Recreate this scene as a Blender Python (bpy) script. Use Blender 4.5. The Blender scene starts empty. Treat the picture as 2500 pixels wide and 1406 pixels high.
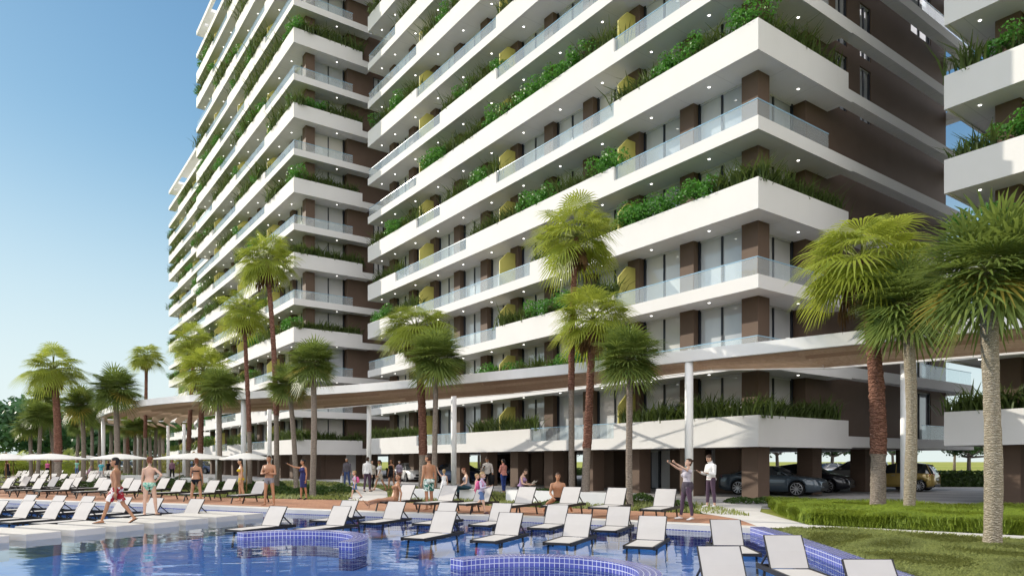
import bpy, math, random
import numpy as np
from mathutils import Vector, Matrix, geometry
R = math.radians
rng = random.Random(7)
nrg = np.random.default_rng(7)
sc = bpy.context.scene
COL = sc.collection
# ---------------------------------------------------------------- camera
F, CX, HY, CH = 1709.0, 1250.0, 1126.0, 1.6     # focal and horizon of the photo in its 2500 px frame, eye height in metres
def at(px, py, z=0.0):
    """ground point (X, Y) seen at a pixel of the photo, on the level z"""
    Y = (CH - z) * F / (py - HY)
    return (px - CX) / F * Y, Y
cam = bpy.data.cameras.new('camera'); camo = bpy.data.objects.new('camera', cam); COL.objects.link(camo)
camo.location = (0, 0, CH); camo.rotation_euler = (R(90), 0, 0)
cam.sensor_width = 36; cam.lens = 36 * F / 2500; cam.shift_y = (HY - 703) / 2500
cam.clip_start = 0.1; cam.clip_end = 6000
sc.camera = camo
# ---------------------------------------------------------------- light
SUN_AZ = math.atan2(-.92, .386)      # measured from +Y towards +X
SUN_EL = R(21)
w = bpy.data.worlds.new('World'); sc.world = w; w.use_nodes = True
nt = w.node_tree; nt.nodes.clear()
sky = nt.nodes.new('ShaderNodeTexSky'); sky.sky_type = 'NISHITA'; sky.sun_disc = False
sky.sun_elevation = SUN_EL; sky.sun_rotation = SUN_AZ
sky.altitude = 0; sky.air_density = 1.0; sky.dust_density = 0.2; sky.ozone_density = 2.2
bg = nt.nodes.new('ShaderNodeBackground'); bg.inputs[1].default_value = 0.15
wo = nt.nodes.new('ShaderNodeOutputWorld')
def wn(t, **k):
    n = nt.nodes.new(t)
    for a, b in k.items(): setattr(n, a, b)
    return n
# hazy air: the sky's glare near the sun is rolled off (x^g, then x / (1 + x/c))
gm = wn('ShaderNodeGamma'); gm.inputs[1].default_value = 1.45; nt.links.new(sky.outputs[0], gm.inputs[0])
m0 = wn('ShaderNodeVectorMath', operation='MULTIPLY'); m0.inputs[1].default_value = (.50,.58,.57); nt.links.new(gm.outputs[0], m0.inputs[0])
m1 = wn('ShaderNodeVectorMath', operation='MULTIPLY_ADD'); m1.inputs[1].default_value = (1/3.4,1/4.1,1/4.5); m1.inputs[2].default_value = (1,1,1); nt.links.new(m0.outputs[0], m1.inputs[0])
m2 = wn('ShaderNodeVectorMath', operation='DIVIDE'); nt.links.new(m0.outputs[0], m2.inputs[0]); nt.links.new(m1.outputs[0], m2.inputs[1])
# broken white cloud added to the unseen sky behind the camera, lifting the shade
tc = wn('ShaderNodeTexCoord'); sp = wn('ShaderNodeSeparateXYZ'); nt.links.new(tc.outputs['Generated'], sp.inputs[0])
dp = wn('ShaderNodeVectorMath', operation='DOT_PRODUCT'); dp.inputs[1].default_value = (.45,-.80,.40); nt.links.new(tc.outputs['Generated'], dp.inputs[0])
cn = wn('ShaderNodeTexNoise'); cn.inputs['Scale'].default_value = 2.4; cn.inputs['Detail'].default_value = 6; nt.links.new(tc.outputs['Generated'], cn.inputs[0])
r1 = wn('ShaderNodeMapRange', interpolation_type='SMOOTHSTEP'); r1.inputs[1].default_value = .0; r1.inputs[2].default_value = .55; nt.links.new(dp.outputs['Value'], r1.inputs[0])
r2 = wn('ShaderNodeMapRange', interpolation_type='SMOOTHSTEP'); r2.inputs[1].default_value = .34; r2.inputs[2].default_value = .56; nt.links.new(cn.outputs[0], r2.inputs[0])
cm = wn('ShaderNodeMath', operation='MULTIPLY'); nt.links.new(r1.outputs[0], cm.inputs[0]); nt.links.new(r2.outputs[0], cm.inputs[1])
# pale haze towards the horizon
hr = wn('ShaderNodeMapRange', interpolation_type='SMOOTHSTEP'); hr.inputs[1].default_value = .42; hr.inputs[2].default_value = -.04; hr.inputs[4].default_value = .88; nt.links.new(sp.outputs[2], hr.inputs[0])
hz = wn('ShaderNodeMix', data_type='RGBA'); nt.links.new(hr.outputs[0], hz.inputs[0]); nt.links.new(m2.outputs[0], hz.inputs[6]); hz.inputs[7].default_value = (2.95,3.3,3.28,1)
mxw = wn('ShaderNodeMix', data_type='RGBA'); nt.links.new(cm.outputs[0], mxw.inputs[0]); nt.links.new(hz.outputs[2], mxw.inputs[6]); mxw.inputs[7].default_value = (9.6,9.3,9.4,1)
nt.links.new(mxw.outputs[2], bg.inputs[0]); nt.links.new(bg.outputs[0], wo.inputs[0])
sd = bpy.data.lights.new('sun', 'SUN'); sd.energy = 2.6; sd.angle = R(0.5); sd.color = (1.0, .92, .79)
so = bpy.data.objects.new('sun', sd); COL.objects.link(so)
sv = Vector((math.sin(SUN_AZ) * math.cos(SUN_EL), math.cos(SUN_AZ) * math.cos(SUN_EL), math.sin(SUN_EL)))
so.rotation_euler = (-sv).to_track_quat('-Z', 'Y').to_euler(); so.location = sv * 300
sc.view_settings.view_transform = 'Standard'; sc.view_settings.look = 'None'
sc.view_settings.exposure = 0.90; sc.view_settings.gamma = 1
sc.render.engine = 'CYCLES'
try:
    sc.cycles.use_denoising = True
    sc.cycles.max_bounces = 7; sc.cycles.diffuse_bounces = 3; sc.cycles.glossy_bounces = 4
    sc.cycles.transparent_max_bounces = 12; sc.cycles.transmission_bounces = 4
    sc.cycles.caustics_reflective = False; sc.cycles.caustics_refractive = False
    sc.cycles.sample_clamp_indirect = 6
except Exception:
    pass
# ---------------------------------------------------------------- object helpers
class MB:
    """collects faces; build() links them as ONE mesh object"""
    def __init__(s): s.v = []; s.f = []; s.m = []; s.uv = None
    def add(s, vs, fs, mat=0):
        b = len(s.v); s.v.extend([tuple(x) for x in vs]); s.f.extend([tuple(i + b for i in f) for f in fs]); s.m.extend([mat] * len(fs)); return s
    def box(s, x0, x1, y0, y1, z0, z1, mat=0):
        return s.add([(x0,y0,z0),(x1,y0,z0),(x1,y1,z0),(x0,y1,z0),(x0,y0,z1),(x1,y0,z1),(x1,y1,z1),(x0,y1,z1)],
                     [(0,3,2,1),(4,5,6,7),(0,1,5,4),(1,2,6,5),(2,3,7,6),(3,0,4,7)], mat)
    def beam(s, p, q, wd, ht, mat=0, up=(0,0,1)):
        p = Vector(p); q = Vector(q); d = (q - p).normalized(); up = Vector(up)
        sd_ = d.cross(up)
        if sd_.length < 1e-4: sd_ = d.cross(Vector((1,0,0)))
        sd_.normalize(); u = sd_.cross(d).normalized()
        a = sd_ * wd / 2; b = u * ht / 2
        vs = [p-a-b, p+a-b, p+a+b, p-a+b, q-a-b, q+a-b, q+a+b, q-a+b]
        return s.add(vs, [(3,2,1,0),(4,5,6,7),(0,1,5,4),(1,2,6,5),(2,3,7,6),(3,0,4,7)], mat)
    def prism(s, pts, z0, z1, mat=0, cap=True):
        n = len(pts); vs = [(x,y,z0) for x,y in pts] + [(x,y,z1) for x,y in pts]
        fs = [(i,(i+1)%n,n+(i+1)%n,n+i) for i in range(n)]
        if cap: fs += [tuple(range(n))[::-1], tuple(range(n,2*n))]
        return s.add(vs, fs, mat)
    def tube(s, pts, rad, n=8, mat=0, cap=True):
        pts = [Vector(p) for p in pts]; vs = []; fs = []
        if not hasattr(rad, '__len__'): rad = [rad]*len(pts)
        u = None
        for i, p in enumerate(pts):
            d = (pts[min(i+1,len(pts)-1)] - pts[max(i-1,0)]).normalized()
            if u is None: u = d.orthogonal().normalized()
            u = (u - d*u.dot(d)).normalized(); v = d.cross(u)
            for k in range(n):
                a = 2*math.pi*k/n; vs.append(p + (u*math.cos(a)+v*math.sin(a))*rad[i])
        for i in range(len(pts)-1):
            for k in range(n):
                fs.append((i*n+k, i*n+(k+1)%n, (i+1)*n+(k+1)%n, (i+1)*n+k))
        if cap: fs += [tuple(range(n))[::-1], tuple(range((len(pts)-1)*n, len(pts)*n))]
        return s.add(vs, fs, mat)
    def mesh(s, name, mats, smooth=False):
        me = bpy.data.meshes.new(name)
        me.from_pydata(s.v, [], s.f)
        for m in (mats if isinstance(mats, (list, tuple)) else [mats]): me.materials.append(m)
        if any(s.m): me.polygons.foreach_set('material_index', s.m)
        if smooth: me.polygons.foreach_set('use_smooth', [True]*len(s.f))
        if s.uv is not None:
            l = me.uv_layers.new(name='UVMap'); l.data.foreach_set('uv', np.array(s.uv, dtype=np.float32).ravel())
        me.update(); return me
    def build(s, name, mats, parent=None, smooth=False): return link(name, s.mesh(name, mats, smooth), parent)
def link(name, me, parent=None, loc=(0,0,0), rz=0.0):
    o = bpy.data.objects.new(name, me); COL.objects.link(o)
    o.location = loc; o.rotation_euler = (0,0,rz)
    if parent: o.parent = parent
    return o
def tag(o, label=None, cat=None, group=None, kind=None):
    if label:
        if len(label.split()) > 16: print('LONG', len(label.split()), label)
        o['label'] = label
    if cat: o['category'] = cat
    if group: o['group'] = group
    if kind: o['kind'] = kind
    return o
def thing(name, label, cat, loc=(0,0,0), rz=0.0, group=None):
    o = bpy.data.objects.new(name, None); COL.objects.link(o); o.empty_display_size = .3
    o.location = loc; o.rotation_euler = (0,0,rz); return tag(o, label, cat, group)
KIDS = {}
def copy_thing(root, loc, rz=0.0, label=None, group=None, scale=None):
    c = root.copy(); COL.objects.link(c); c.location = loc; c.rotation_euler = (0,0,rz)
    if scale is not None: c.scale = scale if hasattr(scale, '__len__') else (scale,)*3
    if label: c['label'] = label
    if group: c['group'] = group
    def rec(src, dst):
        for ch in list(src.children):
            d = ch.copy(); COL.objects.link(d); d.parent = dst; rec(ch, d)
    rec(root, c)
    return c
def npmesh(name, V, Fc, mats, smooth=False):
    me = bpy.data.meshes.new(name)
    V = np.asarray(V, dtype=np.float32); Fc = np.asarray(Fc, dtype=np.int32); k = Fc.shape[1]
    me.vertices.add(len(V)); me.vertices.foreach_set('co', V.ravel())
    me.loops.add(Fc.size); me.loops.foreach_set('vertex_index', Fc.ravel())
    me.polygons.add(len(Fc)); me.polygons.foreach_set('loop_start', np.arange(0, Fc.size, k, dtype=np.int32))
    for m in (mats if isinstance(mats, (list, tuple)) else [mats]): me.materials.append(m)
    me.update(calc_edges=True)
    if smooth: me.polygons.foreach_set('use_smooth', np.ones(len(Fc), dtype=bool))
    return me
# ---------------------------------------------------------------- materials
M = {}
def node(nt, typ, **kw):
    n = nt.nodes.new(typ)
    for k, v in kw.items(): setattr(n, k, v)
    return n
def newmat(name):
    m = bpy.data.materials.new(name); m.use_nodes = True; m.node_tree.nodes.clear(); M[name] = m
    return m, m.node_tree
def coords(nt, kind='Object', scale=1.0):
    tc = node(nt, 'ShaderNodeTexCoord'); mp = node(nt, 'ShaderNodeMapping')
    mp.inputs['Scale'].default_value = scale if hasattr(scale, '__len__') else (scale,)*3
    nt.links.new(tc.outputs[kind], mp.inputs[0]); return mp.outputs[0]
def mixc(nt, fac, a, b, blend='MIX'):
    n = node(nt, 'ShaderNodeMix', data_type='RGBA', blend_type=blend)
    for sock, val in ((n.inputs[0], fac), (n.inputs[6], a), (n.inputs[7], b)):
        if hasattr(val, 'links'): nt.links.new(val, sock)
        elif hasattr(val, '__len__'): sock.default_value = (*val[:3], 1)
        else: sock.default_value = val
    return n.outputs[2]
def ramp(nt, x, lo, hi):
    n = node(nt, 'ShaderNodeMapRange'); n.inputs[1].default_value = lo; n.inputs[2].default_value = hi
    nt.links.new(x, n.inputs[0]); return n.outputs[0]
def noise(nt, vec, scale, detail=3.0, rough=.55):
    n = node(nt, 'ShaderNodeTexNoise'); n.inputs['Scale'].default_value = scale; n.inputs['Detail'].default_value = detail
    n.inputs['Roughness'].default_value = rough; nt.links.new(vec, n.inputs[0]); return n.outputs[0]
def bump(nt, h, strength, dist=.02):
    n = node(nt, 'ShaderNodeBump'); n.inputs['Strength'].default_value = strength; n.inputs['Distance'].default_value = dist
    nt.links.new(h, n.inputs['Height']); return n.outputs[0]
def pbr(nt, color, rough=.6, spec=.5, metal=0.0, normal=None, coat=0.0, emit=None):
    b = node(nt, 'ShaderNodeBsdfPrincipled')
    if hasattr(color, 'links'): nt.links.new(color, b.inputs['Base Color'])
    else: b.inputs['Base Color'].default_value = (*color, 1)
    if hasattr(rough, 'links'): nt.links.new(rough, b.inputs['Roughness'])
    else: b.inputs['Roughness'].default_value = rough
    b.inputs['Specular IOR Level'].default_value = spec; b.inputs['Metallic'].default_value = metal
    b.inputs['Coat Weight'].default_value = coat; b.inputs['Coat Roughness'].default_value = .04
    if normal is not None: nt.links.new(normal, b.inputs['Normal'])
    if emit:
        b.inputs['Emission Color'].default_value = (*emit[0], 1); b.inputs['Emission Strength'].default_value = emit[1]
    return b.outputs[0]
def out(nt, sh):
    o = node(nt, 'ShaderNodeOutputMaterial'); nt.links.new(sh, o.inputs[0])
def plain(name, color, rough=.6, spec=.4, metal=0.0, var=.12, vscale=6.0, bmp=0.0, bscale=60.0, coat=0.0, dark=None, emit=None):
    """a colour with a little uneven wear in it"""
    m, nt = newmat(name); v = coords(nt)
    n = noise(nt, v, vscale, 4)
    dk = dark or tuple(c * (1 - 2*var) for c in color)
    c = mixc(nt, ramp(nt, n, .3, .7), dk, color)
    nm = bump(nt, noise(nt, v, bscale, 3), bmp) if bmp else None
    out(nt, pbr(nt, c, rough, spec, metal, nm, coat, emit)); return m
def leafmat(name, dark, light, trans, scale=1.5, tf=.35, rough=.45, rnd=.35):
    m, nt = newmat(name); v = coords(nt)
    oi = node(nt, 'ShaderNodeObjectInfo')
    n = noise(nt, v, scale, 4, .7)
    c = mixc(nt, ramp(nt, n, .3, .7), dark, light)
    c = mixc(nt, ramp(nt, oi.outputs['Random'], 0, 1/rnd), c, light)
    tr = node(nt, 'ShaderNodeBsdfTranslucent')
    t = mixc(nt, .6, c, trans); nt.links.new(t, tr.inputs[0])
    mx = node(nt, 'ShaderNodeMixShader'); mx.inputs[0].default_value = tf
    nt.links.new(pbr(nt, c, rough, .35), mx.inputs[1]); nt.links.new(tr.outputs[0], mx.inputs[2])
    out(nt, mx.outputs[0]); return m
# façade plaster: panel joints and faint streaks
def m_plaster():
    m, nt = newmat('plaster'); v = coords(nt)
    n = noise(nt, v, .5, 5); st = noise(nt, coords(nt, 'Object', (2.2, 2.2, .12)), 1.4, 4)
    c = mixc(nt, ramp(nt, n, .3, .7), (.76,.755,.745), (.82,.815,.80))
    c = mixc(nt, ramp(nt, st, .62, .95), c, (.66,.655,.64))
    sp = node(nt, 'ShaderNodeSeparateXYZ'); nt.links.new(coords(nt), sp.inputs[0])
    g = None
    for o_, per in ((0, 2.3), (1, 2.3)):
        md = node(nt, 'ShaderNodeMath', operation='PINGPONG'); md.inputs[1].default_value = per/2
        nt.links.new(sp.outputs[o_], md.inputs[0])
        ls = node(nt, 'ShaderNodeMath', operation='LESS_THAN'); ls.inputs[1].default_value = .013
        nt.links.new(md.outputs[0], ls.inputs[0])
        if g is None: g = ls.outputs[0]
        else:
            mxx = node(nt, 'ShaderNodeMath', operation='MAXIMUM'); nt.links.new(g, mxx.inputs[0]); nt.links.new(ls.outputs[0], mxx.inputs[1]); g = mxx.outputs[0]
    f = node(nt, 'ShaderNodeMath', operation='MULTIPLY'); nt.links.new(g, f.inputs[0]); f.inputs[1].default_value = .45
    c = mixc(nt, f.outputs[0], c, (.45,.44,.43))
    out(nt, pbr(nt, c, .75, .25, normal=bump(nt, noise(nt, v, 40, 4), .05)))
m_plaster()
plain('white_paint', (.80,.80,.79), .5, .4, var=.03, vscale=2)
plain('brown_cladding', (.135,.092,.068), .7, .25, var=.07, vscale=.8, bmp=.03, bscale=30)
plain('grey_render', (.60,.60,.60), .8, .2, var=.05, vscale=1.2, bmp=.08, bscale=60)
plain('navy_frame', (.012,.017,.028), .35, .5, var=.05)
plain('window_light', (.62,.63,.64), .4, .4, var=.03)
plain('ochre_panel', (.52,.48,.13), .55, .3, var=.05, vscale=1.5)
plain('soil', (.05,.035,.022), .95, .1, var=.25, vscale=5)
plain('lamp_glow', (.9,.9,.9), .5, .3, emit=((1,.97,.9), 2.6))
def m_window():
    m, nt = newmat('window_glass'); v = coords(nt)
    n = noise(nt, coords(nt, 'Object', (.5,.5,.25)), 1.0, 2)
    oi = node(nt, 'ShaderNodeObjectInfo'); c = mixc(nt, ramp(nt, n, .35, .65), (.30,.335,.38), (.52,.54,.56)); c = mixc(nt, ramp(nt, oi.outputs['Random'], .30, 1.0), c, (.72,.70,.66))
    wv = bump(nt, noise(nt, v, .8, 2), .02, .05)
    out(nt, pbr(nt, c, .03, .9, coat=.6, normal=wv))
m_window()
def m_glass():
    m, nt = newmat('railing_glass')
    tr = node(nt, 'ShaderNodeBsdfTransparent'); tr.inputs[0].default_value = (.86,.94,.96,1)
    gl = node(nt, 'ShaderNodeBsdfGlossy'); gl.inputs['Roughness'].default_value = .0; gl.inputs[0].default_value = (.92,.97,1,1)
    df = node(nt, 'ShaderNodeBsdfDiffuse'); df.inputs[0].default_value = (.80,.89,.93,1)
    fr = node(nt, 'ShaderNodeFresnel'); fr.inputs[0].default_value = 1.5
    ad = node(nt, 'ShaderNodeMath', operation='ADD'); ad.inputs[1].default_value = .05; nt.links.new(fr.outputs[0], ad.inputs[0])
    m1 = node(nt, 'ShaderNodeMixShader'); m1.inputs[0].default_value = .24
    nt.links.new(tr.outputs[0], m1.inputs[1]); nt.links.new(df.outputs[0], m1.inputs[2])
    m2 = node(nt, 'ShaderNodeMixShader'); nt.links.new(ad.outputs[0], m2.inputs[0])
    nt.links.new(m1.outputs[0], m2.inputs[1]); nt.links.new(gl.outputs[0], m2.inputs[2])
    out(nt, m2.outputs[0])
m_glass()
plain('glass_edge', (.30,.50,.66), .15, .7, var=.03)
# ================================================================ towers
# local frame of a tower: +y runs along the balcony front from its near corner, +x goes back into the building
UX, UY = -.587, .809
TH = math.atan2(UY, UX) - math.pi/2
L, W, FH, Z0, NL = 37.4, 20.6, 3.2, 2.26, 16
COLS = [.97 + .41 + 3.44*k for k in range(11)]
E = {'s': 0.0, 'e': L}
def cpos(k): return E[k] if k in E else COLS[k]
def zb(n): return Z0 + FH*n
ORD = ['lowest','second','third','fourth','fifth','sixth','seventh','eighth','ninth','tenth','eleventh','twelfth','thirteenth','fourteenth','fifteenth','sixteenth','seventeenth']
NTH = ['first','second','third','fourth','fifth','sixth','seventh','eighth','ninth','tenth','eleventh','twelfth','thirteenth','fourteenth','fifteenth','sixteenth','seventeenth','eighteenth','nineteenth','twentieth'] + ['%dth' % k for k in range(21, 60)]
def join_mb(mbs):
    a = MB()
    for b in mbs: a.add(b.v, b.f)
    return a
# --- shared meshes in tower coordinates
def slab_mesh():
    m = MB()
    m.box(0,2.0, 0,L, 0,.5); m.box(2.0,7.2, 0,L, 0,.5); m.box(7.2,20.0, 1.3,L-1.3, 0,.5)
    m.box(7.2,20.0, 0,.55, 0,.5); m.box(7.2,20.0, L-.55,L, 0,.5); m.box(20.0,W, 0,L, 0,.5)
    m.box(0,.09, 0,L, -.06,0); m.box(.09,7.2, 0,.09, -.06,0); m.box(.09,7.2, L-.09,L, -.06,0)   # drip lip under the edge
    return m.mesh('floor_slab', M['plaster'])
SLAB = slab_mesh()
_pl = {}
def planter_mesh(a0, a1, side=False):
    key = (round(a0,2), round(a1,2), side)
    if key in _pl: return _pl[key]
    m = MB(); h0, h1 = .5, 1.22
    if not side:
        m.box(0,.12, a0,a1, h0,h1); m.box(.72,.82, a0,a1, h0,h1)
        m.box(.12,.72, a0,a0+.1, h0,h1); m.box(.12,.72, a1-.1,a1, h0,h1); m.box(.12,.72, a0+.1,a1-.1, h0,h1-.1, 1)
    else:   # along the end wall: a0..a1 measured along x
        m.box(a0,a1, 0,.12, h0,h1); m.box(a0,a1, .72,.82, h0,h1); m.box(a1-.1,a1, .12,.72, h0,h1); m.box(a0,a1-.1, .12,.72, h0,h1-.1, 1)
    _pl[key] = m.mesh('planter', [M['plaster'], M['soil']]); return _pl[key]
_gl = {}
def glass_mesh(a0, a1, side=False):
    key = (round(a0,2), round(a1,2), side)
    if key in _gl: return _gl[key]
    g = MB(); r = MB(); n = max(1, round((a1-a0)/1.72)); st = (a1-a0)/n
    for i in range(n):
        p, q = a0+i*st+.008, a0+(i+1)*st-.008
        if not side: g.add([(.11,p,.5),(.11,q,.5),(.11,q,1.225),(.11,p,1.225)], [(0,3,2,1)])
        else: g.add([(p,.11,.5),(q,.11,.5),(q,.11,1.225),(p,.11,1.225)], [(0,1,2,3)])
    if not side: r.box(.092,.126, a0,a1, 1.225,1.255)
    else: r.box(a0,a1, .092,.126, 1.225,1.255)
    _gl[key] = (g.mesh('glass_railing', M['railing_glass']), r.mesh('top_rail', M['glass_edge'])); return _gl[key]
def window_meshes(w_, h_, mull=1, side=False):
    """frame and pane, at the origin: runs along +y (or +x for a side wall), outer face towards -x (or -y)"""
    f = MB(); p = MB(); t = .10
    def bx(mb, d0,d1, a0,a1, z0,z1, mi=0):
        if not side: mb.box(d0,d1, a0,a1, z0,z1, mi)
        else: mb.box(a0,a1, d0,d1, z0,z1, mi)
    bx(f, -.10,.06, 0,t, 0,h_); bx(f, -.10,.06, w_-t,w_, 0,h_)
    for k in range(mull):
        c = t + (w_-2*t)*(k+1)/(mull+1); bx(f, -.06,.06, c-.045,c+.045, 0,h_-.07)
    bx(f, -.06,.06, t,w_-t, h_-.07,h_, 1); bx(f, -.06,.06, t,w_-t, 0,.05)
    bx(p, .0,.03, t,w_-t, .05,h_-.07)
    return f.mesh('window', [M['navy_frame'], M['window_light']]), p.mesh('pane', M['window_glass'])
BAYW = 3.44 - .84
WIN = window_meshes(BAYW, 2.7); WSIDE = window_meshes(2.95, 2.7, 1, True); WNAR = window_meshes(1.1, 2.7, 1, True); WFAR = window_meshes(2.4, 2.7, 1, True)
mb = MB(); mb.box(-.41,.41, -.41,.41, 0, FH*NL + Z0 - .004); COLM = mb.mesh('column', M['brown_cladding'])
mb = MB(); mb.add([(.20,-.035,0),(1.42,-.035,0),(1.42,-.035,2.25),(.80,-.035,2.25),(.20,-.035,1.62)] + [(.20,.035,0),(1.42,.035,0),(1.42,.035,2.25),(.80,.035,2.25),(.20,.035,1.62)],
        [(0,1,2,3,4),(9,8,7,6,5)] + [(i,5+i,5+(i+1)%5,(i+1)%5) for i in range(5)])
DIVM = mb.mesh('balcony_divider', M['ochre_panel'])
mb = MB(); mb.tube([(0,0,-.012),(0,0,.01)], .055, 12); LAMPM = mb.mesh('downlight', M['lamp_glow'])
PLANTS = []       # (world position, tower, level, front or side, kind)
def merged(name, items, mats, parent):
    """many copies of one mesh, as one part"""
    a = None; Vs = []; Fs = []; mi = []; b = 0
    for me, loc in items:
        n = len(me.vertices); co = np.empty(n*3, np.float32); me.vertices.foreach_get('co', co)
        Vs.append(co.reshape(-1,3) + np.array(loc, np.float32))
        for p in me.polygons: Fs.append([i+b for i in p.vertices]); mi.append(p.material_index)
        b += n
    out_ = bpy.data.meshes.new(name); out_.from_pydata(np.concatenate(Vs).tolist(), [], Fs)
    for m_ in mats: out_.materials.append(m_)
    if any(mi): out_.polygons.foreach_set('material_index', mi)
    out_.update()
    return tag(link(name, out_, parent), kind='stuff')
def tower(cid, corner, label, pattern, sides, sides_w=(6.28,5.4), windows=(0,16), nl=NL, far_rooms=()):
    t = thing('apartment_tower', label, 'building', (corner[0], corner[1], 0), TH, 'matching white balcony towers')
    c0 = Vector((corner[0], corner[1], 0)); rot = Matrix.Rotation(TH, 3, 'Z')
    wd = lambda x,y,z: c0 + rot @ Vector((x,y,z))
    levels = range(nl)
    for n in range(nl+1):
        link('floor_slab', SLAB, t, (0,0,zb(n)))
    for k in range(11): link('column', COLM, t, (1.39+.41, COLS[k], 0)).scale = (1,1,zb(nl)/zb(NL))
    for x_ in (7.5, 12.5, 17.5):
        for y_ in (2.3, L-2.3): link('column', COLM, t, (x_, y_, 0)).scale = (1,1,(Z0+.2)/(FH*NL+Z0))
    # closed walls behind
    wl = MB(); wl.box(19.9,20.15, 1.3,L-1.9, Z0+.1, zb(nl)); wl.box(2.3,19.9, L-2.1,L-1.9, Z0+.1, zb(nl)); wl.build('rear_wall', M['brown_cladding'], t)
    sw = MB(); wins = []; lamps = []; divs = []
    for n in levels:
        z = zb(n) + .5; h = FH
        # end wall facing the camera, with its openings
        ops = []
        if n in far_rooms: ops = [(15.6, 18.0, WFAR)]
        elif n % 4 in (1,2) and n > 4: ops = [(7.9,9.0,WNAR),(10.2,11.3,WNAR)]
        x = 5.35
        for o0, o1, mm in ops:
            sw.box(x,o0, 1.20,1.40, z-.5,z+2.7); sw.box(o0,o1, 1.20,1.40, z-.5,z); x = o1
            wins.append((mm, (o0, 1.34, z)))
        sw.box(x,19.9, 1.20,1.40, z-.5,z+2.7)
        wins.append((WSIDE, (2.3, 1.86, z)))
        for k in range(10): wins.append((WIN, (1.80, COLS[k]+.42, z)))
        for k in range(11):
            lamps.append((LAMPM, (.85, COLS[k]+1.72 if k < 10 else L-.9, zb(n))))
        lamps.append((LAMPM, (4.2, .85, zb(n))))
        for k in (2,5,8): divs.append((DIVM, (0, COLS[k]-.1, z)))
        # parapets
        segs = sorted((cpos(a), cpos(b)) for a, b in pattern.get(n, []))
        pos = 0.0; cs = sides.get(n)
        for a0, a1 in segs + [(L, None)]:
            if a0 - pos > .2:
                g, r = glass_mesh(pos + (.10 if pos == 0 else 0), a0); go = link('glass_railing', g, t, (0,0,zb(n))); link('top_rail', r, go)
            if a1 is None: break
            link('planter', planter_mesh(a0, a1), t, (0,0,zb(n))); pos = a1
            PLANTS.append((cid, n, 'front', a0, a1, wd))
        if cs == 'P':
            link('planter', planter_mesh(.82 if segs and segs[0][0] == 0 else .12, sides_w[0], True), t, (0,0,zb(n)))
            PLANTS.append((cid, n, 'side', .6, sides_w[0], wd))
        elif cs == 'G':
            g, r = glass_mesh(.13, sides_w[1], True); go = link('glass_railing', g, t, (0,0,zb(n))); link('top_rail', r, go)
        if n in far_rooms:
            g, r = glass_mesh(14.4, W-.1, True); go = link('glass_railing', g, t, (0,0,zb(n))); link('top_rail', r, go)
    sw.box(5.35,5.55, 1.40,1.90, Z0,zb(nl)); sw.build('end_wall', M['brown_cladding'], t)
    # openings and lamps one by one for the storeys in view, the rest as one
    key = lambda it: (0 if windows[0] <= (it[1][2]-Z0)/FH < windows[1] else 1, abs(it[1][2] - zb((windows[0]+windows[1])//2)))
    wins.sort(key=key)
    for (fm, pm), loc in wins[:100]:
        o = link('window', fm, t, loc); link('pane', pm, o)
    if wins[100:]:
        merged('window', [(a[0], l) for a, l in wins[100:]], [M['navy_frame'], M['window_light']], t)
        merged('pane', [(a[1], l) for a, l in wins[100:]], [M['window_glass']], t)
    lamps.sort(key=key)
    for me, loc in lamps[:100]: link('downlight', me, t, loc)
    if lamps[100:]: merged('downlight', lamps[100:], [M['lamp_glow']], t)
    for me, loc in divs: link('balcony_divider', me, t, loc)
    # roof: an open frame of white beams over the top storey
    rf = MB(); zr = zb(nl) + .5
    rf.box(0,.35, 0,L, zr+2.4,zr+2.9); rf.box(W-.35,W, 0,L, zr+2.4,zr+2.9); rf.box(.35,W-.35, 0,.35, zr+2.4,zr+2.9); rf.box(.35,W-.35, L-.35,L, zr+2.4,zr+2.9)
    for y0, y1 in ((.35,6),(9.5,L-9.5),(L-6,L-3.2),(L-2.6,L-.35)): rf.box(.35,3.4, y0,y1, zr+2.45,zr+2.85)
    for k in range(4): rf.box(.9,2.8, L-3.2+.05+k*.15, L-3.2+.11+k*.15, zr+2.46,zr+2.84)
    for k in (0,5,10): rf.box(1.4,1.8, COLS[k]-.2,COLS[k]+.2, zr,zr+2.4)
    rf.box(4.5,16, 4,L-4, zr,zr+2.6)
    rf.build('roof_frame', M['plaster'], t)
    return t, wd
PB = {0:[('s',2),(4,6),(8,'e')], 1:[(2,6)], 2:[(2,5),(7,9)], 3:[('s',4),(8,'e')], 4:[(2,6),(9,'e')], 5:[('s',2),(5,7),(8,'e')], 6:[(2,8)], 7:[(5,7)],
      8:[('s',5),(8,'e')], 9:[('s',8)], 10:[(3,9)], 11:[(2,5),(7,'e')], 12:[('s',4),(7,9)], 13:[(2,6)], 14:[('s',5),(8,'e')], 15:[(3,8)]}
PA = {0:[('s',2),(4,6),(8,'e')], 1:[(2,5),(7,9)], 2:[(3,6),(8,'e')], 3:[('s',4),(6,8)], 4:[(2,5),(8,'e')], 5:[('s',4),(7,9)], 6:[(2,5),(8,'e')], 7:[('s',2),(5,7)],
      8:[(2,5),(8,'e')], 9:[('s',2),(5,8)], 10:[(2,5),(7,'e')], 11:[('s',4),(7,'e')], 12:[(2,6),(9,'e')], 13:[('s',2),(5,8)], 14:[('s',5),(8,'e')], 15:[(2,6),(8,'e')]}
PD = {n: [(8,'e'),(2,5)] for n in range(16)}
SB = {0:'P',1:'G',2:'G',3:'P',4:'G',5:'P',6:'G',7:'G',8:'P',9:'P',10:'G',11:'G',12:'P',13:'G',14:'P',15:'G'}
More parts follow.
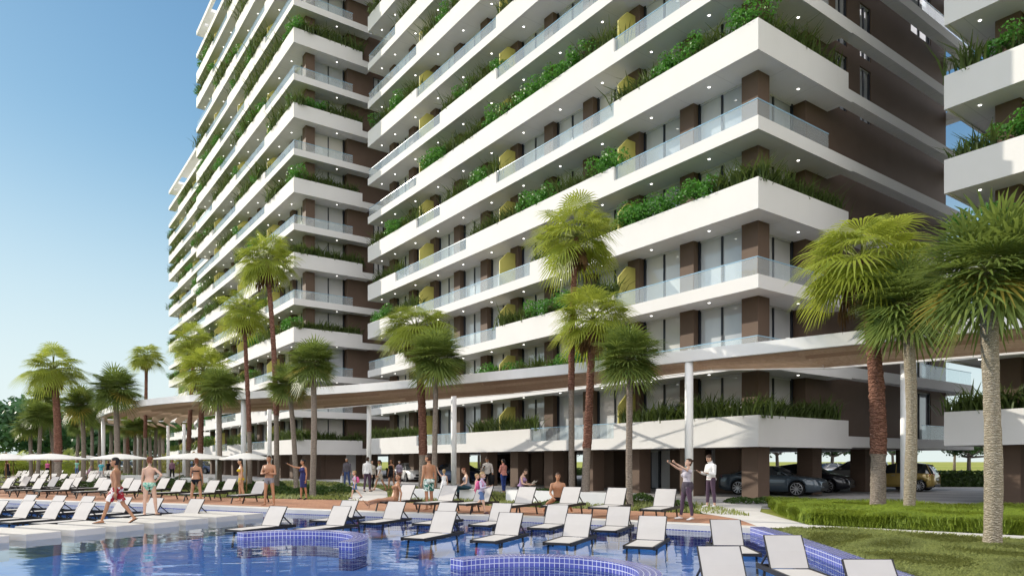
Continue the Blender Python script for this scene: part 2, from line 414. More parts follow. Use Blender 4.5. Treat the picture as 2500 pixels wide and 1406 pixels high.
SA = {0:'P',1:'G',2:'G',3:'P',4:'G',5:'P',6:'G',7:'P',8:'G',9:'P',10:'G',11:'P',12:'G',13:'P',14:'G',15:'P'}
TB, wB = tower('B', (9.92,28.2), 'large white balcony tower with brown end wall in the middle, nearest full building', PB, SB, (6.9,5.4), (0,9), far_rooms=(0,1,2,7))
TA, wA = tower('A', (-18.65,59.8), 'left white balcony tower standing behind the middle one, its corner facing the pool', PA, SA, windows=(0,9), far_rooms=(2,4))
TC, wC = tower('C', (-40.2,96.5), 'farthest white balcony tower, mostly hidden behind the left tower', PA, SA, windows=(0,9), nl=14)
TD, wD = tower('D', (38.45,-3.56), 'white balcony tower cut off by the right edge of the picture', PD, {}, windows=(0,9))
# walls at ground level between the columns of the middle and left towers
def lobby(wd, label, segs, rz=TH):
    t = thing('lobby', label, 'building', wd(0,0,0), TH)
    for x0,x1,y0,y1,kind in segs:
        m = MB(); m.box(x0,x1,y0,y1,0,Z0-.02); m.build('brown_wall' if kind == 'b' else 'grey_wall', M['brown_cladding' if kind == 'b' else 'grey_render'], t)
    return t
lob = lobby(wB, 'brown and grey walled entrance lobby under the middle tower', [
    (5.0,6.4,4.6,6.0,'b'),(6.5,6.8,6.0,7.4,'g'),(5.2,6.6,7.4,9.2,'b'),(6.5,6.8,9.2,11.0,'g'),(5.0,6.6,13.4,15.2,'b'),(6.2,6.5,15.2,16.2,'g'),
    (8.5,8.8,6,15,'g'),(4.6,5.4,17.2,18.3,'b'),(5.2,6.0,20.5,21.8,'b'),(9.0,9.8,24.0,26.5,'b'),(10.5,10.8,28.0,34.0,'b'),(5.2,6.2,32.2,33.6,'b'),(5.2,6.2,35.0,36.0,'b')])
for k in range(3):
    fm, pm = window_meshes(.8, Z0-.05, 0)
    o = link('glass_door', fm, lob, (6.45, 11.0+k*.8, .01)); link('pane', pm, o)
lob2 = lobby(wA, 'brown and grey walled entrance lobby under the left tower', [
    (3.2,3.6,2.2,5.0,'b'),(3.5,3.8,5.0,6.3,'g'),(3.2,3.6,6.3,8.6,'b'),(3.5,3.8,8.6,9.6,'g'),(3.2,3.6,9.6,12.2,'b'),(3.4,3.7,13,17,'b'),(3.2,3.6,19,22,'b'),(3.4,3.7,25,31,'b'),
    (3.6,5.6,2.1,2.4,'b'),(6.6,8.8,2.1,2.4,'b'),(5.6,6.6,2.2,2.4,'g'),(10.0,13.5,2.1,2.4,'b'),(13.5,16,2.2,2.4,'g')])
lob3 = lobby(wC, 'brown walled entrance lobby under the farthest tower', [(3.2,3.6,2.2,9.0,'b'),(3.2,3.6,12,20,'b'),(3.4,3.7,22,30,'g')])
# ================================================================ ground, pool, paving
def m_ground():
    m, nt = newmat('meadow'); v = coords(nt)
    n = noise(nt, v, .02, 4); n2 = noise(nt, v, 1.5, 4)
    c = mixc(nt, ramp(nt, n, .35, .65), (.24,.27,.05), (.34,.34,.085)); c = mixc(nt, ramp(nt, n2, .2, .8), mixc(nt, .35, c, (.06,.09,.02)), c)
    out(nt, pbr(nt, c, .95, .1))
m_ground()
plain('turf_base', (.035,.065,.014), .95, .1, var=.3, vscale=3, bmp=.3, bscale=20)
def m_paver():
    m, nt = newmat('paver'); v = coords(nt)
    br = node(nt, 'ShaderNodeTexBrick'); nt.links.new(v, br.inputs[0]); br.inputs['Scale'].default_value = 1.0
    br.inputs['Brick Width'].default_value = .4; br.inputs['Row Height'].default_value = .2; br.inputs['Mortar Size'].default_value = .008
    br.inputs['Color1'].default_value = (.34,.33,.33,1); br.inputs['Color2'].default_value = (.41,.40,.39,1); br.inputs['Mortar'].default_value = (.16,.155,.15,1)
    wv = node(nt, 'ShaderNodeTexWave', wave_type='RINGS', rings_direction='Z'); wv.inputs['Scale'].default_value = .11; wv.inputs['Distortion'].default_value = 1.2; wv.inputs['Detail'].default_value = 0
    nt.links.new(v, wv.inputs[0])
    c = mixc(nt, ramp(nt, wv.outputs[1], .48, .52), br.outputs[0], mixc(nt, .55, br.outputs[0], (.50,.49,.47)))
    c = mixc(nt, ramp(nt, noise(nt, v, .7, 5), .3, .75), mixc(nt, .25, c, (.20,.19,.19)), c)
    out(nt, pbr(nt, c, .8, .25, normal=bump(nt, br.outputs['Fac'], -.15)))
m_paver()
def m_deckbrick():
    m, nt = newmat('deck_brick'); v = coords(nt)
    mp = node(nt, 'ShaderNodeMapping'); mp.inputs['Rotation'].default_value = (0,0,R(25)); nt.links.new(v, mp.inputs[0])
    br = node(nt, 'ShaderNodeTexBrick'); nt.links.new(mp.outputs[0], br.inputs[0]); br.inputs['Scale'].default_value = 1.0
    br.inputs['Brick Width'].default_value = .62; br.inputs['Row Height'].default_value = .125; br.inputs['Mortar Size'].default_value = .007
    br.inputs['Color1'].default_value = (.36,.17,.10,1); br.inputs['Color2'].default_value = (.50,.28,.17,1); br.inputs['Mortar'].default_value = (.15,.08,.05,1)
    c = mixc(nt, ramp(nt, noise(nt, v, 2.5, 4), .3, .7), mixc(nt, .25, br.outputs[0], (.25,.13,.08)), br.outputs[0])
    out(nt, pbr(nt, c, .75, .25, normal=bump(nt, br.outputs['Fac'], -.2)))
m_deckbrick()
def m_stone(name, c0, c1, speck):
    m, nt = newmat(name); v = coords(nt)
    vo = node(nt, 'ShaderNodeTexVoronoi'); vo.inputs['Scale'].default_value = 26; nt.links.new(v, vo.inputs[0])
    c = mixc(nt, ramp(nt, noise(nt, v, 1.2, 5), .3, .7), c0, c1)
    c = mixc(nt, ramp(nt, vo.outputs['Distance'], .16, .10), c, speck)
    out(nt, pbr(nt, c, .7, .3, normal=bump(nt, noise(nt, v, 90, 3), .12)))
m_stone('coping_stone', (.55,.53,.49), (.64,.62,.57), (.42,.40,.37))
m_stone('step_stone', (.50,.48,.44), (.58,.55,.50), (.42,.40,.37))
m_stone('concrete_path', (.58,.56,.53), (.66,.64,.60), (.54,.52,.49))
def m_tile():
    m, nt = newmat('pool_tile'); tc = node(nt, 'ShaderNodeTexCoord')
    br = node(nt, 'ShaderNodeTexBrick', offset=0.0); nt.links.new(tc.outputs['UV'], br.inputs[0]); br.inputs['Scale'].default_value = 1
    br.inputs['Brick Width'].default_value = .085; br.inputs['Row Height'].default_value = .085; br.inputs['Mortar Size'].default_value = .0062
    br.inputs['Color1'].default_value = (.042,.052,.27,1); br.inputs['Color2'].default_value = (.075,.088,.36,1); br.inputs['Mortar'].default_value = (.55,.57,.66,1)
    c = mixc(nt, ramp(nt, noise(nt, tc.outputs['UV'], 3, 3), .3, .7), br.outputs[0], mixc(nt, .12, br.outputs[0], (.3,.35,.7)))
    out(nt, pbr(nt, c, .18, .5, normal=bump(nt, br.outputs['Fac'], -.2)))
m_tile()
def m_floor():
    m, nt = newmat('pool_floor'); v = coords(nt)
    br = node(nt, 'ShaderNodeTexBrick', offset=0.0); nt.links.new(v, br.inputs[0]); br.inputs['Scale'].default_value = 1
    br.inputs['Brick Width'].default_value = .25; br.inputs['Row Height'].default_value = .25; br.inputs['Mortar Size'].default_value = .008
    br.inputs['Color1'].default_value = (.10,.35,.88,1); br.inputs['Color2'].default_value = (.13,.41,.92,1); br.inputs['Mortar'].default_value = (.30,.52,.92,1)
    c = mixc(nt, ramp(nt, noise(nt, v, .25, 3), .3, .7), mixc(nt, .35, br.outputs[0], (.10,.24,.78)), br.outputs[0])
    out(nt, pbr(nt, c, .5, .3))
m_floor()
def m_water():
    m, nt = newmat('pool_water'); tc = node(nt, 'ShaderNodeTexCoord')
    def n_(sc_, det, rot=-18):
        mp = node(nt, 'ShaderNodeMapping'); mp.inputs['Scale'].default_value = sc_; mp.inputs['Rotation'].default_value = (0,0,R(rot)); nt.links.new(tc.outputs['Object'], mp.inputs[0])
        n = node(nt, 'ShaderNodeTexNoise'); n.inputs['Scale'].default_value = 1; n.inputs['Detail'].default_value = det; n.inputs['Distortion'].default_value = .6; nt.links.new(mp.outputs[0], n.inputs[0]); return n.outputs[0]
    b1 = node(nt, 'ShaderNodeBump'); b1.inputs['Strength'].default_value = .30; b1.inputs['Distance'].default_value = .035; nt.links.new(n_((.55,1.1,1), 2), b1.inputs['Height'])
    b2 = node(nt, 'ShaderNodeBump'); b2.inputs['Strength'].default_value = .16; b2.inputs['Distance'].default_value = .012; nt.links.new(n_((2.2,3.6,1), 2, 12), b2.inputs['Height']); nt.links.new(b1.outputs[0], b2.inputs['Normal'])
    gl = node(nt, 'ShaderNodeBsdfGlossy'); gl.inputs['Roughness'].default_value = .015; gl.inputs[0].default_value = (.96,.98,1,1); nt.links.new(b2.outputs[0], gl.inputs['Normal'])
    tr = node(nt, 'ShaderNodeBsdfTransparent'); tr.inputs[0].default_value = (.78,.92,1,1)
    fr = node(nt, 'ShaderNodeFresnel'); fr.inputs[0].default_value = 1.333; nt.links.new(b2.outputs[0], fr.inputs['Normal'])
    mx = node(nt, 'ShaderNodeMixShader'); nt.links.new(fr.outputs[0], mx.inputs[0]); nt.links.new(tr.outputs[0], mx.inputs[1]); nt.links.new(gl.outputs[0], mx.inputs[2])
    out(nt, mx.outputs[0])
m_water()
WZ, FZ = -.15, -.55
EDGE = [(-46,38.5),(-30,32.9),(-17.9,27.9),(-12.9,26.2),(-7.2,23.3),(-3.2,21.6),(.26,20.2),(2.2,19.2),(3.95,18.1),(5.0,17.4),(5.75,16.9)]
RIGHT = [(5.72,15.0),(5.5,12.5),(5.28,10.5),(5.1,8.0),(5.0,5.0),(5.0,-6.0)]
POOL = EDGE + RIGHT + [(-46,-6)]
def poly_obj(name, pts, z, mat, holes=(), kind='structure', parent=None):
    loops = [[Vector((x,y,z)) for x,y in pts]] + [[Vector((x,y,z)) for x,y in h] for h in holes]
    tri = geometry.tessellate_polygon(loops); vs = [p for l in loops for p in l]
    m = MB()
    fs = []
    for t in tri:
        a, b, c = (vs[i] for i in t)
        fs.append(tuple(t) if (b-a).cross(c-a).z > 0 else tuple(t)[::-1])
    m.add(vs, fs); o = m.build(name, mat, parent)
    return tag(o, kind=kind)
def offset_line(pts, d):
    o = []
    for i, p in enumerate(pts):
        a = Vector(pts[max(i-1,0)]); b = Vector(pts[min(i+1,len(pts)-1)]); t = (b-a).normalized(); nrm = Vector((-t.y, t.x))
        o.append((p[0]+nrm.x*d, p[1]+nrm.y*d))
    return o
big = [(2600*math.cos(a), 2600*math.sin(a)) for a in [2*math.pi*k/64 for k in range(64)]]
poly_obj('ground', big, -.02, M['meadow'], [POOL])
poly_obj('pool_bottom', POOL, FZ, M['pool_floor'])
wo_ = poly_obj('pool_water', POOL, WZ, M['pool_water'])
# far edge: coping stone, brick strip, lawn, paving
cop_out = offset_line(EDGE, .62)
def strip(name, inner, outer, z, mat, skirt=None, kind='structure'):
    m = MB(); n = len(inner)
    vs = [(x,y,z) for x,y in inner] + [(x,y,z) for x,y in outer]
    fs = [(i,i+1,n+i+1,n+i) for i in range(n-1)]
    m.add(vs, fs)
    if skirt is not None:
        m.add([(x,y,z) for x,y in inner] + [(x,y,skirt) for x,y in inner], [(i,n+i,n+i+1,i+1) for i in range(n-1)])
    return tag(m.build(name, mat), kind=kind)
strip('pool_coping', EDGE, cop_out, 0.0, M['coping_stone'], WZ+.015)
# blue tiled pool wall under the coping
def uv_wall(mb, pts, z0, z1, flip=False, closed=False, s0=0.0):
    if mb.uv is None: mb.uv = []
    s = s0
    for i in range(len(pts)-1):
        p, q = pts[i], pts[i+1]; d = math.dist(p, q)
        vs = [(*p,z0),(*q,z0),(*q,z1),(*p,z1)]; uvs = [(s,z0),(s+d,z0),(s+d,z1),(s,z1)]
        f = (0,1,2,3)
        if flip: f = (3,2,1,0)
        mb.add(vs, [f]); mb.uv += [uvs[k] for k in f]; s += d
    return s
tw = MB(); uv_wall(tw, EDGE, FZ, WZ+.015, False); tag(tw.build('pool_wall', M['pool_tile']), kind='structure')
def edge_strip(name, pts, d, z, mat):
    """a tiled kerb along the side of the pool: top and inner face"""
    o = offset_line(pts, d); m = MB(); m.uv = []
    uv_wall(m, pts, FZ, z, False); s = 0
    for i in range(len(pts)-1):
        l = math.dist(pts[i], pts[i+1])
        m.add([(*pts[i],z),(*pts[i+1],z),(*o[i+1],z),(*o[i],z)], [(0,1,2,3)]); m.uv += [(s,0),(s+l,0),(s+l,d),(s,d)]; s += l
    return tag(m.build(name, mat), kind='structure'), o
kr, KOUT = edge_strip('pool_kerb', [EDGE[-1]] + RIGHT, .34, .03, M['pool_tile'])
BR_OUT = [(-46,48),(-30,41.5),(-17.9,34.3),(-12.9,31.2),(-7.2,29.3),(-3.2,26.8),(.28,24.9),(2.6,23.8),(4.3,22.6),(5.6,21.8),(7.0,20.6)]
CB = cop_out[:-1] + [(7.0,17.2)]
strip('brick_deck', cop_out, BR_OUT[:-1] + [(6.4,20.2)], -.006, M['deck_brick'])
# pavement under and around the towers
def loc2w(wd, x, y): p = wd(x,y,0); return (p.x, p.y)
PV_FRONT = [loc2w(wB, -3.6, y) for y in (-40, -14, -5, 0, 6, 14, 24, 32, 40)] + [(-24,56),(-36,72),(-52,96),(-60,120)]
PV = PV_FRONT + [(40,140),(60,80),(70,20)]
poly_obj('pavement', PV, -.012, M['paver'])
LAWN_BACK = BR_OUT + [(7.2,25.3)] + [p for p in PV_FRONT if p[0] < 7.2] + [(-80,120),(-80,60)]
poly_obj('lawn', LAWN_BACK, -.016, M['turf_base'])
# pale paths
PATH = [(5.75,16.95),(6.45,16.7),(8.05,16.55),(10.4,14.05),(14,10.8),(14,12.6),(11.1,15.1),(7.5,17.7),(7.9,22.3),(9.0,25.2),(8.2,27.0),(6.6,26.0),(6.2,23.5),(5.9,21.6),(6.3,19.5),cop_out[-1]]
poly_obj('path', PATH, -.002, M['concrete_path'])
PATH2 = [(-6.9,29.4),(-5.2,28.0),(-5.6,31.5),(-6.6,37.0),(-8.3,43.0),(-11,47),(-12.4,46),(-9.6,41.5),(-8.2,36.5)]
poly_obj('path', PATH2, -.008, M['concrete_path'])
PATH3 = [(-30,41.6),(-24,38.2),(-24.6,41),(-34,60),(-37,60)]
poly_obj('path', PATH3, -.008, M['concrete_path'])
LAWN_R = [(5.75+.34,16.55)] + [p for p in KOUT[1:]] + [(14,-6),(14,10.7),(10.35,14.1),(8.05,16.6)]
poly_obj('lawn', LAWN_R, -.01, M['turf_base'])
# stepping stones across the pool
fx = [(-11.2,14.45),(-10.69,15.4),(-10.22,16.35),(-9.78,17.3),(-9.33,18.25),(-8.95,19.2),(-8.5,20.15),(-8.05,21.05)]
ax = Vector((.91,-.41)).normalized(); sx = Vector((-ax.y, ax.x))
for i, p in enumerate(fx):
    m = MB(); p = Vector(p)
    pts = [p, p + sx*.77, p + sx*.77 - ax*2.25, p - ax*2.25]
    n = 4; zt = 0.004; b = .012
    cen = sum((q for q in pts), Vector((0,0)))/4
    inn = [q + (cen-q).normalized()*b*1.4 for q in pts]
    m.add([(q.x,q.y,FZ) for q in pts] + [(q.x,q.y,zt-b) for q in pts] + [(q.x,q.y,zt) for q in inn],
          [(k,(k+1)%4,4+(k+1)%4,4+k) for k in range(4)] + [(4+k,4+(k+1)%4,8+(k+1)%4,8+k) for k in range(4)] + [(8,9,10,11)])
    o = m.build('stepping_stone', M['step_stone'])
    who = ['nearest, cut by the left edge','second nearest of the row','third from the camera','fourth, under the walking man','fifth from the camera','sixth from the camera','second farthest of the row','farthest, touching the pool deck'][i]
    tag(o, 'pale rectangular stone slab standing in the pool, ' + who, 'stepping stone', 'stepping stones crossing the pool')
# two curved low tiled walls standing in the water
def arc_wall(cx, cy, r, a0, a1, label):
    m = MB(); m.uv = []; n = 48; wd_ = .32; z1 = .02
    ang = [R(a0 + (a1-a0)*k/n) for k in range(n+1)]
    po = [(cx+r*math.cos(a), cy+r*math.sin(a)) for a in ang]; pi_ = [(cx+(r-wd_)*math.cos(a), cy+(r-wd_)*math.sin(a)) for a in ang]
    uv_wall(m, po, FZ, z1, True); uv_wall(m, pi_, FZ, z1, False); s = 0
    for i in range(n):
        l = math.dist(po[i], po[i+1]); m.add([(*po[i],z1),(*po[i+1],z1),(*pi_[i+1],z1),(*pi_[i],z1)], [(0,3,2,1)] if a1 > a0 else [(0,1,2,3)])
        q = [(s,0),(s+l,0),(s+l,wd_),(s,wd_)]; m.uv += ([q[0],q[3],q[2],q[1]] if a1 > a0 else q); s += l
    for k, fl in ((0, False), (n, True)): uv_wall(m, [po[k], pi_[k]], FZ, z1, fl)
    o = m.build('tiled_wall', M['pool_tile'])
    return tag(o, label, 'pool wall')
arc_wall(-4.85, 14.45, 1.85, 136, -22, 'curved blue mosaic wall in the water, left one, below the front loungers')
arc_wall(.28, 10.15, 1.86, 134, -40, 'curved blue mosaic wall at the bottom edge, nearest the camera')
# ================================================================ palms, shrubs, planter greenery
leafmat('fan_leaf', (.13,.19,.02), (.33,.38,.055), (.50,.55,.08), scale=2.2, tf=.45)
leafmat('blue_fan_leaf', (.05,.10,.024), (.19,.24,.055), (.30,.38,.07), scale=2.6, tf=.34)
leafmat('yellow_leaf', (.30,.25,.04), (.42,.33,.07), (.5,.4,.1), tf=.3)
plain('dead_frond', (.20,.115,.055), .9, .1, var=.3, vscale=5)
plain('leaf_stalk', (.30,.33,.10), .6, .3, var=.2)
def m_bark(name, c0, c1, ring, bs, bd):
    m, nt = newmat(name); v = coords(nt)
    n = noise(nt, coords(nt, 'Object', (bs,bs,bs*1.6)), 1, 5, .7)
    wv = node(nt, 'ShaderNodeTexWave', bands_direction='Z'); wv.inputs['Scale'].default_value = ring; wv.inputs['Distortion'].default_value = 9; wv.inputs['Detail'].default_value = 4; wv.inputs['Detail Scale'].default_value = 2.5; nt.links.new(v, wv.inputs[0])
    c = mixc(nt, ramp(nt, n, .35, .65), c0, c1); c = mixc(nt, ramp(nt, wv.outputs[1], .0, .35), mixc(nt, .75, c, c0), c)
    ad = node(nt, 'ShaderNodeMath', operation='ADD'); nt.links.new(n, ad.inputs[0]); nt.links.new(wv.outputs[1], ad.inputs[1])
    out(nt, pbr(nt, c, .95, .1, normal=bump(nt, ad.outputs[0], .9, bd)))
m_bark('red_bark', (.13,.06,.042), (.34,.18,.13), 3.2, 9, .05)
m_bark('grey_bark', (.17,.14,.115), (.36,.31,.26), 5.5, 16, .02)
m_bark('tan_bark', (.27,.23,.16), (.52,.46,.37), 6.5, 17, .03)
def fan_crown(kind, seed):
    """a crown of fan leaves of radius about 1 round the origin"""
    r = np.random.default_rng(seed); V = []; Fq = []; mi = []
    def quad(a,b,c,d,m): i = len(V); V.extend([a,b,c,d]); Fq.append((i,i+1,i+2,i+3)); mi.append(m)
    nleaf, pet, rad, droop, nl = (36, .56, .64, .46, 24) if kind == 'W' else (62, .46, .64, .24, 22)
    for i in range(nleaf):
        f = (i + .5) / nleaf
        el = math.asin(.99 - 1.66*f) if kind == 'W' else math.asin(.995 - 1.80*f)
        el += r.normal(0, .10); az = i*2.39996 + r.normal(0, .25)
        d = np.array([math.cos(el)*math.cos(az), math.cos(el)*math.sin(az), math.sin(el)])
        s = np.array([-math.sin(az), math.cos(az), 0]); up = np.cross(s, -d); up = -up if up[2] < 0 else up
        L0 = pet * (r.uniform(.62,1.14) if kind == 'W' else r.uniform(.6,1.12)) * (1 - .18*(el < -.2)); RR = rad * r.uniform(.85,1.12)
        hub = d*L0 + np.array([0,0,-.10*L0*math.cos(el)])
        mat = 0
        if kind == 'B' and el < R(-18) and r.random() < .12: mat = 2
        w_ = .014
        m1 = d*L0*.5 + np.array([0,0,.02])
        quad(-s*w_, s*w_, m1+s*w_*.8, m1-s*w_*.8, 1); quad(m1-s*w_*.8, m1+s*w_*.8, hub+s*w_*.7, hub-s*w_*.7, 1)
        quad(-up*w_, up*w_, m1+up*w_*.8, m1-up*w_*.8, 1); quad(m1-up*w_*.8, m1+up*w_*.8, hub+up*w_*.7, hub-up*w_*.7, 1)
        # blade tipped a little down from the stalk
        tilt = R(-16 if kind == 'W' else -6) + r.normal(0,.12)
        d2 = d*math.cos(tilt) + up*math.sin(tilt); up2 = up*math.cos(tilt) - d*math.sin(tilt)
        span = R(112 if kind == 'W' else 128); stp = 2*span/nl
        fold = .34 if kind == 'B' else .22
        for k in range(nl+1):
            a = -span + stp*k
            ln = RR*(.62 + .38*math.cos(a*.62))*r.uniform(.92,1.05)
            def P(rr, aa, dz=0.0):
                q = d2*(math.cos(aa)*rr) + s*(math.sin(aa)*rr) + up2*(fold*abs(math.sin(aa))*rr*.6)
                return hub + q + np.array([0,0,dz])
            hw = stp*.5*(.80 if kind == 'W' else .68)
            d1 = -droop*.10*ln; d3 = -droop*.75*ln*(1+.25*r.random())
            tw = .012
            ml, mr = P(ln*.48, a-hw, d1), P(ln*.48, a+hw, d1); rt = P(ln*.06, a)
            quad(rt, ml, P(ln*.50, a, d1+.02), mr, mat)
            tip = P(ln, a, d3); t1 = P(ln*.80, a-hw*.34, d1*2.2+d3*.28); t2 = P(ln*.80, a+hw*.34, d1*2.2+d3*.28)
            quad(ml, t1, t2, mr, mat); quad(t1, tip, tip + s*.004, t2, mat)
    me = bpy.data.meshes.new('crown'); me.from_pydata([tuple(x) for x in V], [], Fq)
    for m_ in (M['fan_leaf' if kind == 'W' else 'blue_fan_leaf'], M['leaf_stalk'], M['yellow_leaf']): me.materials.append(m_)
    me.polygons.foreach_set('material_index', mi); me.update(); return me
def skirt_mesh(seed):
    r = np.random.default_rng(seed); m = MB()
    for i in range(13):
        az = i*2.4 + r.normal(0,.3); ou = r.uniform(.16,.34); top = -.10 - .3*r.random()
        c = Vector((math.cos(az), math.sin(az), 0)); s = Vector((-c.y, c.x, 0)); ln = r.uniform(.5,.85)
        p0 = c*.10 + Vector((0,0,top)); p1 = c*ou + Vector((0,0,top-.30*ln))
        m.tube([p0, p1], .008, 4)
        for k in range(11):
            a = (k-5)/5; q = p1 + s*(a*.05); t = p1 + s*(a*.17*ln*1.5) + c*(.03*r.normal()) + Vector((0,0,-ln*(.62-.2*abs(a))*r.uniform(.8,1.1)))
            m.add([q - s*.006, q + s*.006, (q+t)/2 + s*.018 + c*.02, t, (q+t)/2 - s*.018], [(0,1,2,3,4)])
    return m.mesh('dead_skirt', M['dead_frond'])
CW = [fan_crown('W', s) for s in (11,12,13)]; CB_ = [fan_crown('B', s) for s in (21,22,23)]; SK = [skirt_mesh(s) for s in (31,32)]
def boots(seed):
    r = np.random.default_rng(seed); m = MB()
    for i in range(30):
        az = i*2.4; z = -.05 - .42*(i/30); c = Vector((math.cos(az), math.sin(az), 0)); rr = .10 + .03*(1-i/30)
        p = c*rr + Vector((0,0,z-.12)); q = c*(rr+.09+.06*r.random()) + Vector((0,0,z+.09)); m.beam(p, q, .055, .025, 0, c)
    return m.mesh('leaf_bases', M['grey_bark'])
BOOT = [boots(41), boots(42)]
def trunk(h, r0, r1, lean, seed, kind, split=None):
    r = np.random.default_rng(seed); m = MB(); n = 14; nz = max(12, int(h/.10)); ph = r.uniform(0,6.28,4)
    for j in range(nz+1):
        t = j/nz; z = h*t
        cx = lean[0]*t*t + .05*math.sin(ph[0]+t*4); cy = lean[1]*t*t + .05*math.sin(ph[1]+t*3.3)
        rad = r0 + (r1-r0)*t**.7 + (.25*r0*max(0, 1-z/.5)**2 if kind != 'T' else .08*r0*max(0,1-z/.4))
        top_rough = kind == 'W' and split is not None and z > split
        if top_rough: rad *= 1.16
        rad *= 1 + .05*math.sin(z*2.2+ph[2]) * (kind == 'T')
        for k in range(n):
            a = 2*math.pi*k/n + (.22*(j % 2) if top_rough else 0)
            rr = rad*(1 + r.normal(0, .055 if top_rough else .022)) + (.05*rad*((j+k) % 2) if top_rough else 0)
            m.v.append((cx+rr*math.cos(a), cy+rr*math.sin(a), z - .1*(j == 0)))
    for j in range(nz):
        for k in range(n):
            m.f.append((j*n+k, j*n+(k+1)%n, (j+1)*n+(k+1)%n, (j+1)*n+k)); m.m.append(1 if (kind == 'W' and split is not None and h*j/nz > split) else 0)
    m.f.append(tuple(range(nz*n,(nz+1)*n))); m.m.append(0)
    mats = [M['grey_bark'], M['red_bark']] if kind == 'W' else [M['tan_bark' if kind == 'T' else 'grey_bark']]
    return m, mats, (lean[0]+.05*math.sin(ph[0]+4), lean[1]+.05*math.sin(ph[1]+3.3), h)
NPALM = [0]
def palm(kind, px, Y, top_px, crown_px, crown_x=None, base_z=0.0, split=None, wid=None, label=None, group='fan palms around the pool', squash=1.0, half=None):
    """trunk at pixel column px and depth Y; crown centred crown height top_px; half: crown half width in px"""
    i = NPALM[0]; NPALM[0] += 1
    X = (px-CX)/F*Y; zc = CH + (HY-top_px)/F*Y; lean = ((((crown_x or px)-px)/F*Y), 0)
    Rr = crown_px/F*Y
    t = thing('palm_tree', label, 'palm tree', (X,Y,base_z), 0, group)
    h = zc - base_z - (.05*Rr)
    r0 = (wid/2/F*Y) if wid else (.2 if kind == 'W' else .19)
    m, mats, top = trunk(h, r0, r0*(.62 if kind == 'W' else .9), lean, 100+i, kind, split)
    m.build('trunk', mats, t, True)
    c = link('crown', (CW if kind == 'W' else CB_)[i % 3], t, top, i*1.3); c.scale = (Rr, Rr, Rr*squash)
    if kind == 'W':
        s = link('dead_skirt', SK[i % 2], t, top, i*.7); s.scale = (Rr*.9,)*3
    else:
        s = link('leaf_bases', BOOT[i % 2], t, top, i*.7); s.scale = (r0*6.2, r0*6.2, r0*8)
    return t
# big ones on the right
palm('W', 2145, 21.0, 630, 168, crown_x=2105, base_z=0.0, split=1.75, wid=38, squash=.95, label='fan palm with red-brown trunk and airy crown, leftmost of three in the bright grass bed')
palm('T', 2222, 19.8, 735, 142, crown_x=2212, wid=27, squash=1.1, label='fan palm with thin pale trunk in the middle of the right-hand trio')
palm('T', 2415, 13.4, 648, 205, crown_x=2425, wid=40, squash=1.08, label='nearest fan palm, thick pale trunk rising from the near lawn at the right edge')
# middle of the picture
palm('W', 1394, 27.6, 575, 112, crown_x=1408, split=4.4, wid=17, squash=1.12, label='tallest fan palm before the middle tower, very thin straight red trunk')
palm('W', 1431, 26.8, 775, 108, crown_x=1447, split=2.1, wid=22, squash=.95, label='fan palm with rough red trunk directly right of the tallest one')
palm('B', 1540, 24.4, 865, 104, crown_x=1531, wid=16.5, squash=1.05, label='dark bushy fan palm with grey trunk between white pergola post and the tall red palms')
palm('W', 1031, 33.0, 800, 98, crown_x=1018, split=1.9, wid=21, squash=.9, label='fan palm with red trunk partly behind a bushy grey one, before the white sedan')
palm('B', 1064, 30.8, 868, 92, crown_x=1060, wid=13.5, squash=1.1, label='bushy fan palm with grey trunk beside the parked dark blue car')
palm('B', 766, 32.4, 880, 78, crown_x=762, wid=15, squash=1.05, label='bushy grey-trunked fan palm just right of the selfie taker in navy dress')
palm('B', 725, 35.0, 935, 64, crown_x=700, wid=12.5, squash=1.0, label='smaller bushy fan palm behind the outstretched arm of the selfie taker')
palm('W', 676, 36.5, 635, 80, crown_x=652, split=4.0, wid=14, squash=1.05, label='tall thin red-trunked fan palm before the left tower, higher of the two side by side')
palm('W', 607, 38.0, 762, 70, crown_x=599, split=3.2, wid=12, squash=1.05, label='thin red-trunked fan palm before the left tower, lower of the two side by side')
palm('B', 534, 39.0, 945, 68, crown_x=537, wid=12, squash=1.05, label='bushy grey-trunked fan palm behind the woman in black bikini')
palm('W', 485, 45.0, 900, 78, crown_x=500, split=2.0, wid=14, label='red-trunked fan palm with wide drooping crown left of the left tower foot')
palm('W', 460, 52.0, 835, 58, crown_x=474, split=2.4, wid=11, label='slim red-trunked fan palm, upper crown at the left tower edge')
palm('W', 356, 60.0, 868, 46, crown_x=355, split=3.6, wid=9, label='slim fan palm with round crown and red trunk rising above the pergola end')
palm('B', 285, 47.0, 945, 72, crown_x=284, wid=14, squash=1.05, label='bushy grey-trunked fan palm under the left pergola, crown with upright tuft')
palm('W', 141, 47.0, 898, 76, crown_x=131, split=1.6, wid=18, squash=1.0, label='large red-trunked fan palm against the open sky at far left')
palm('B', 203, 50.0, 985, 58, crown_x=198, wid=11, squash=1.1, label='bushy grey-trunked fan palm left of the pergola corner post')
palm('B', 131, 58.0, 975, 52, crown_x=112, wid=9, label='bushy fan palm half hidden behind the large red-trunked one at far left')
palm('B', 92, 56.0, 1010, 50, crown_x=100, wid=9.5, label='short bushy fan palm at far left, right one of a close pair')
palm('B', 77, 57.0, 1035, 46, crown_x=72, wid=9, label='short bushy fan palm at far left, left one of a close pair')
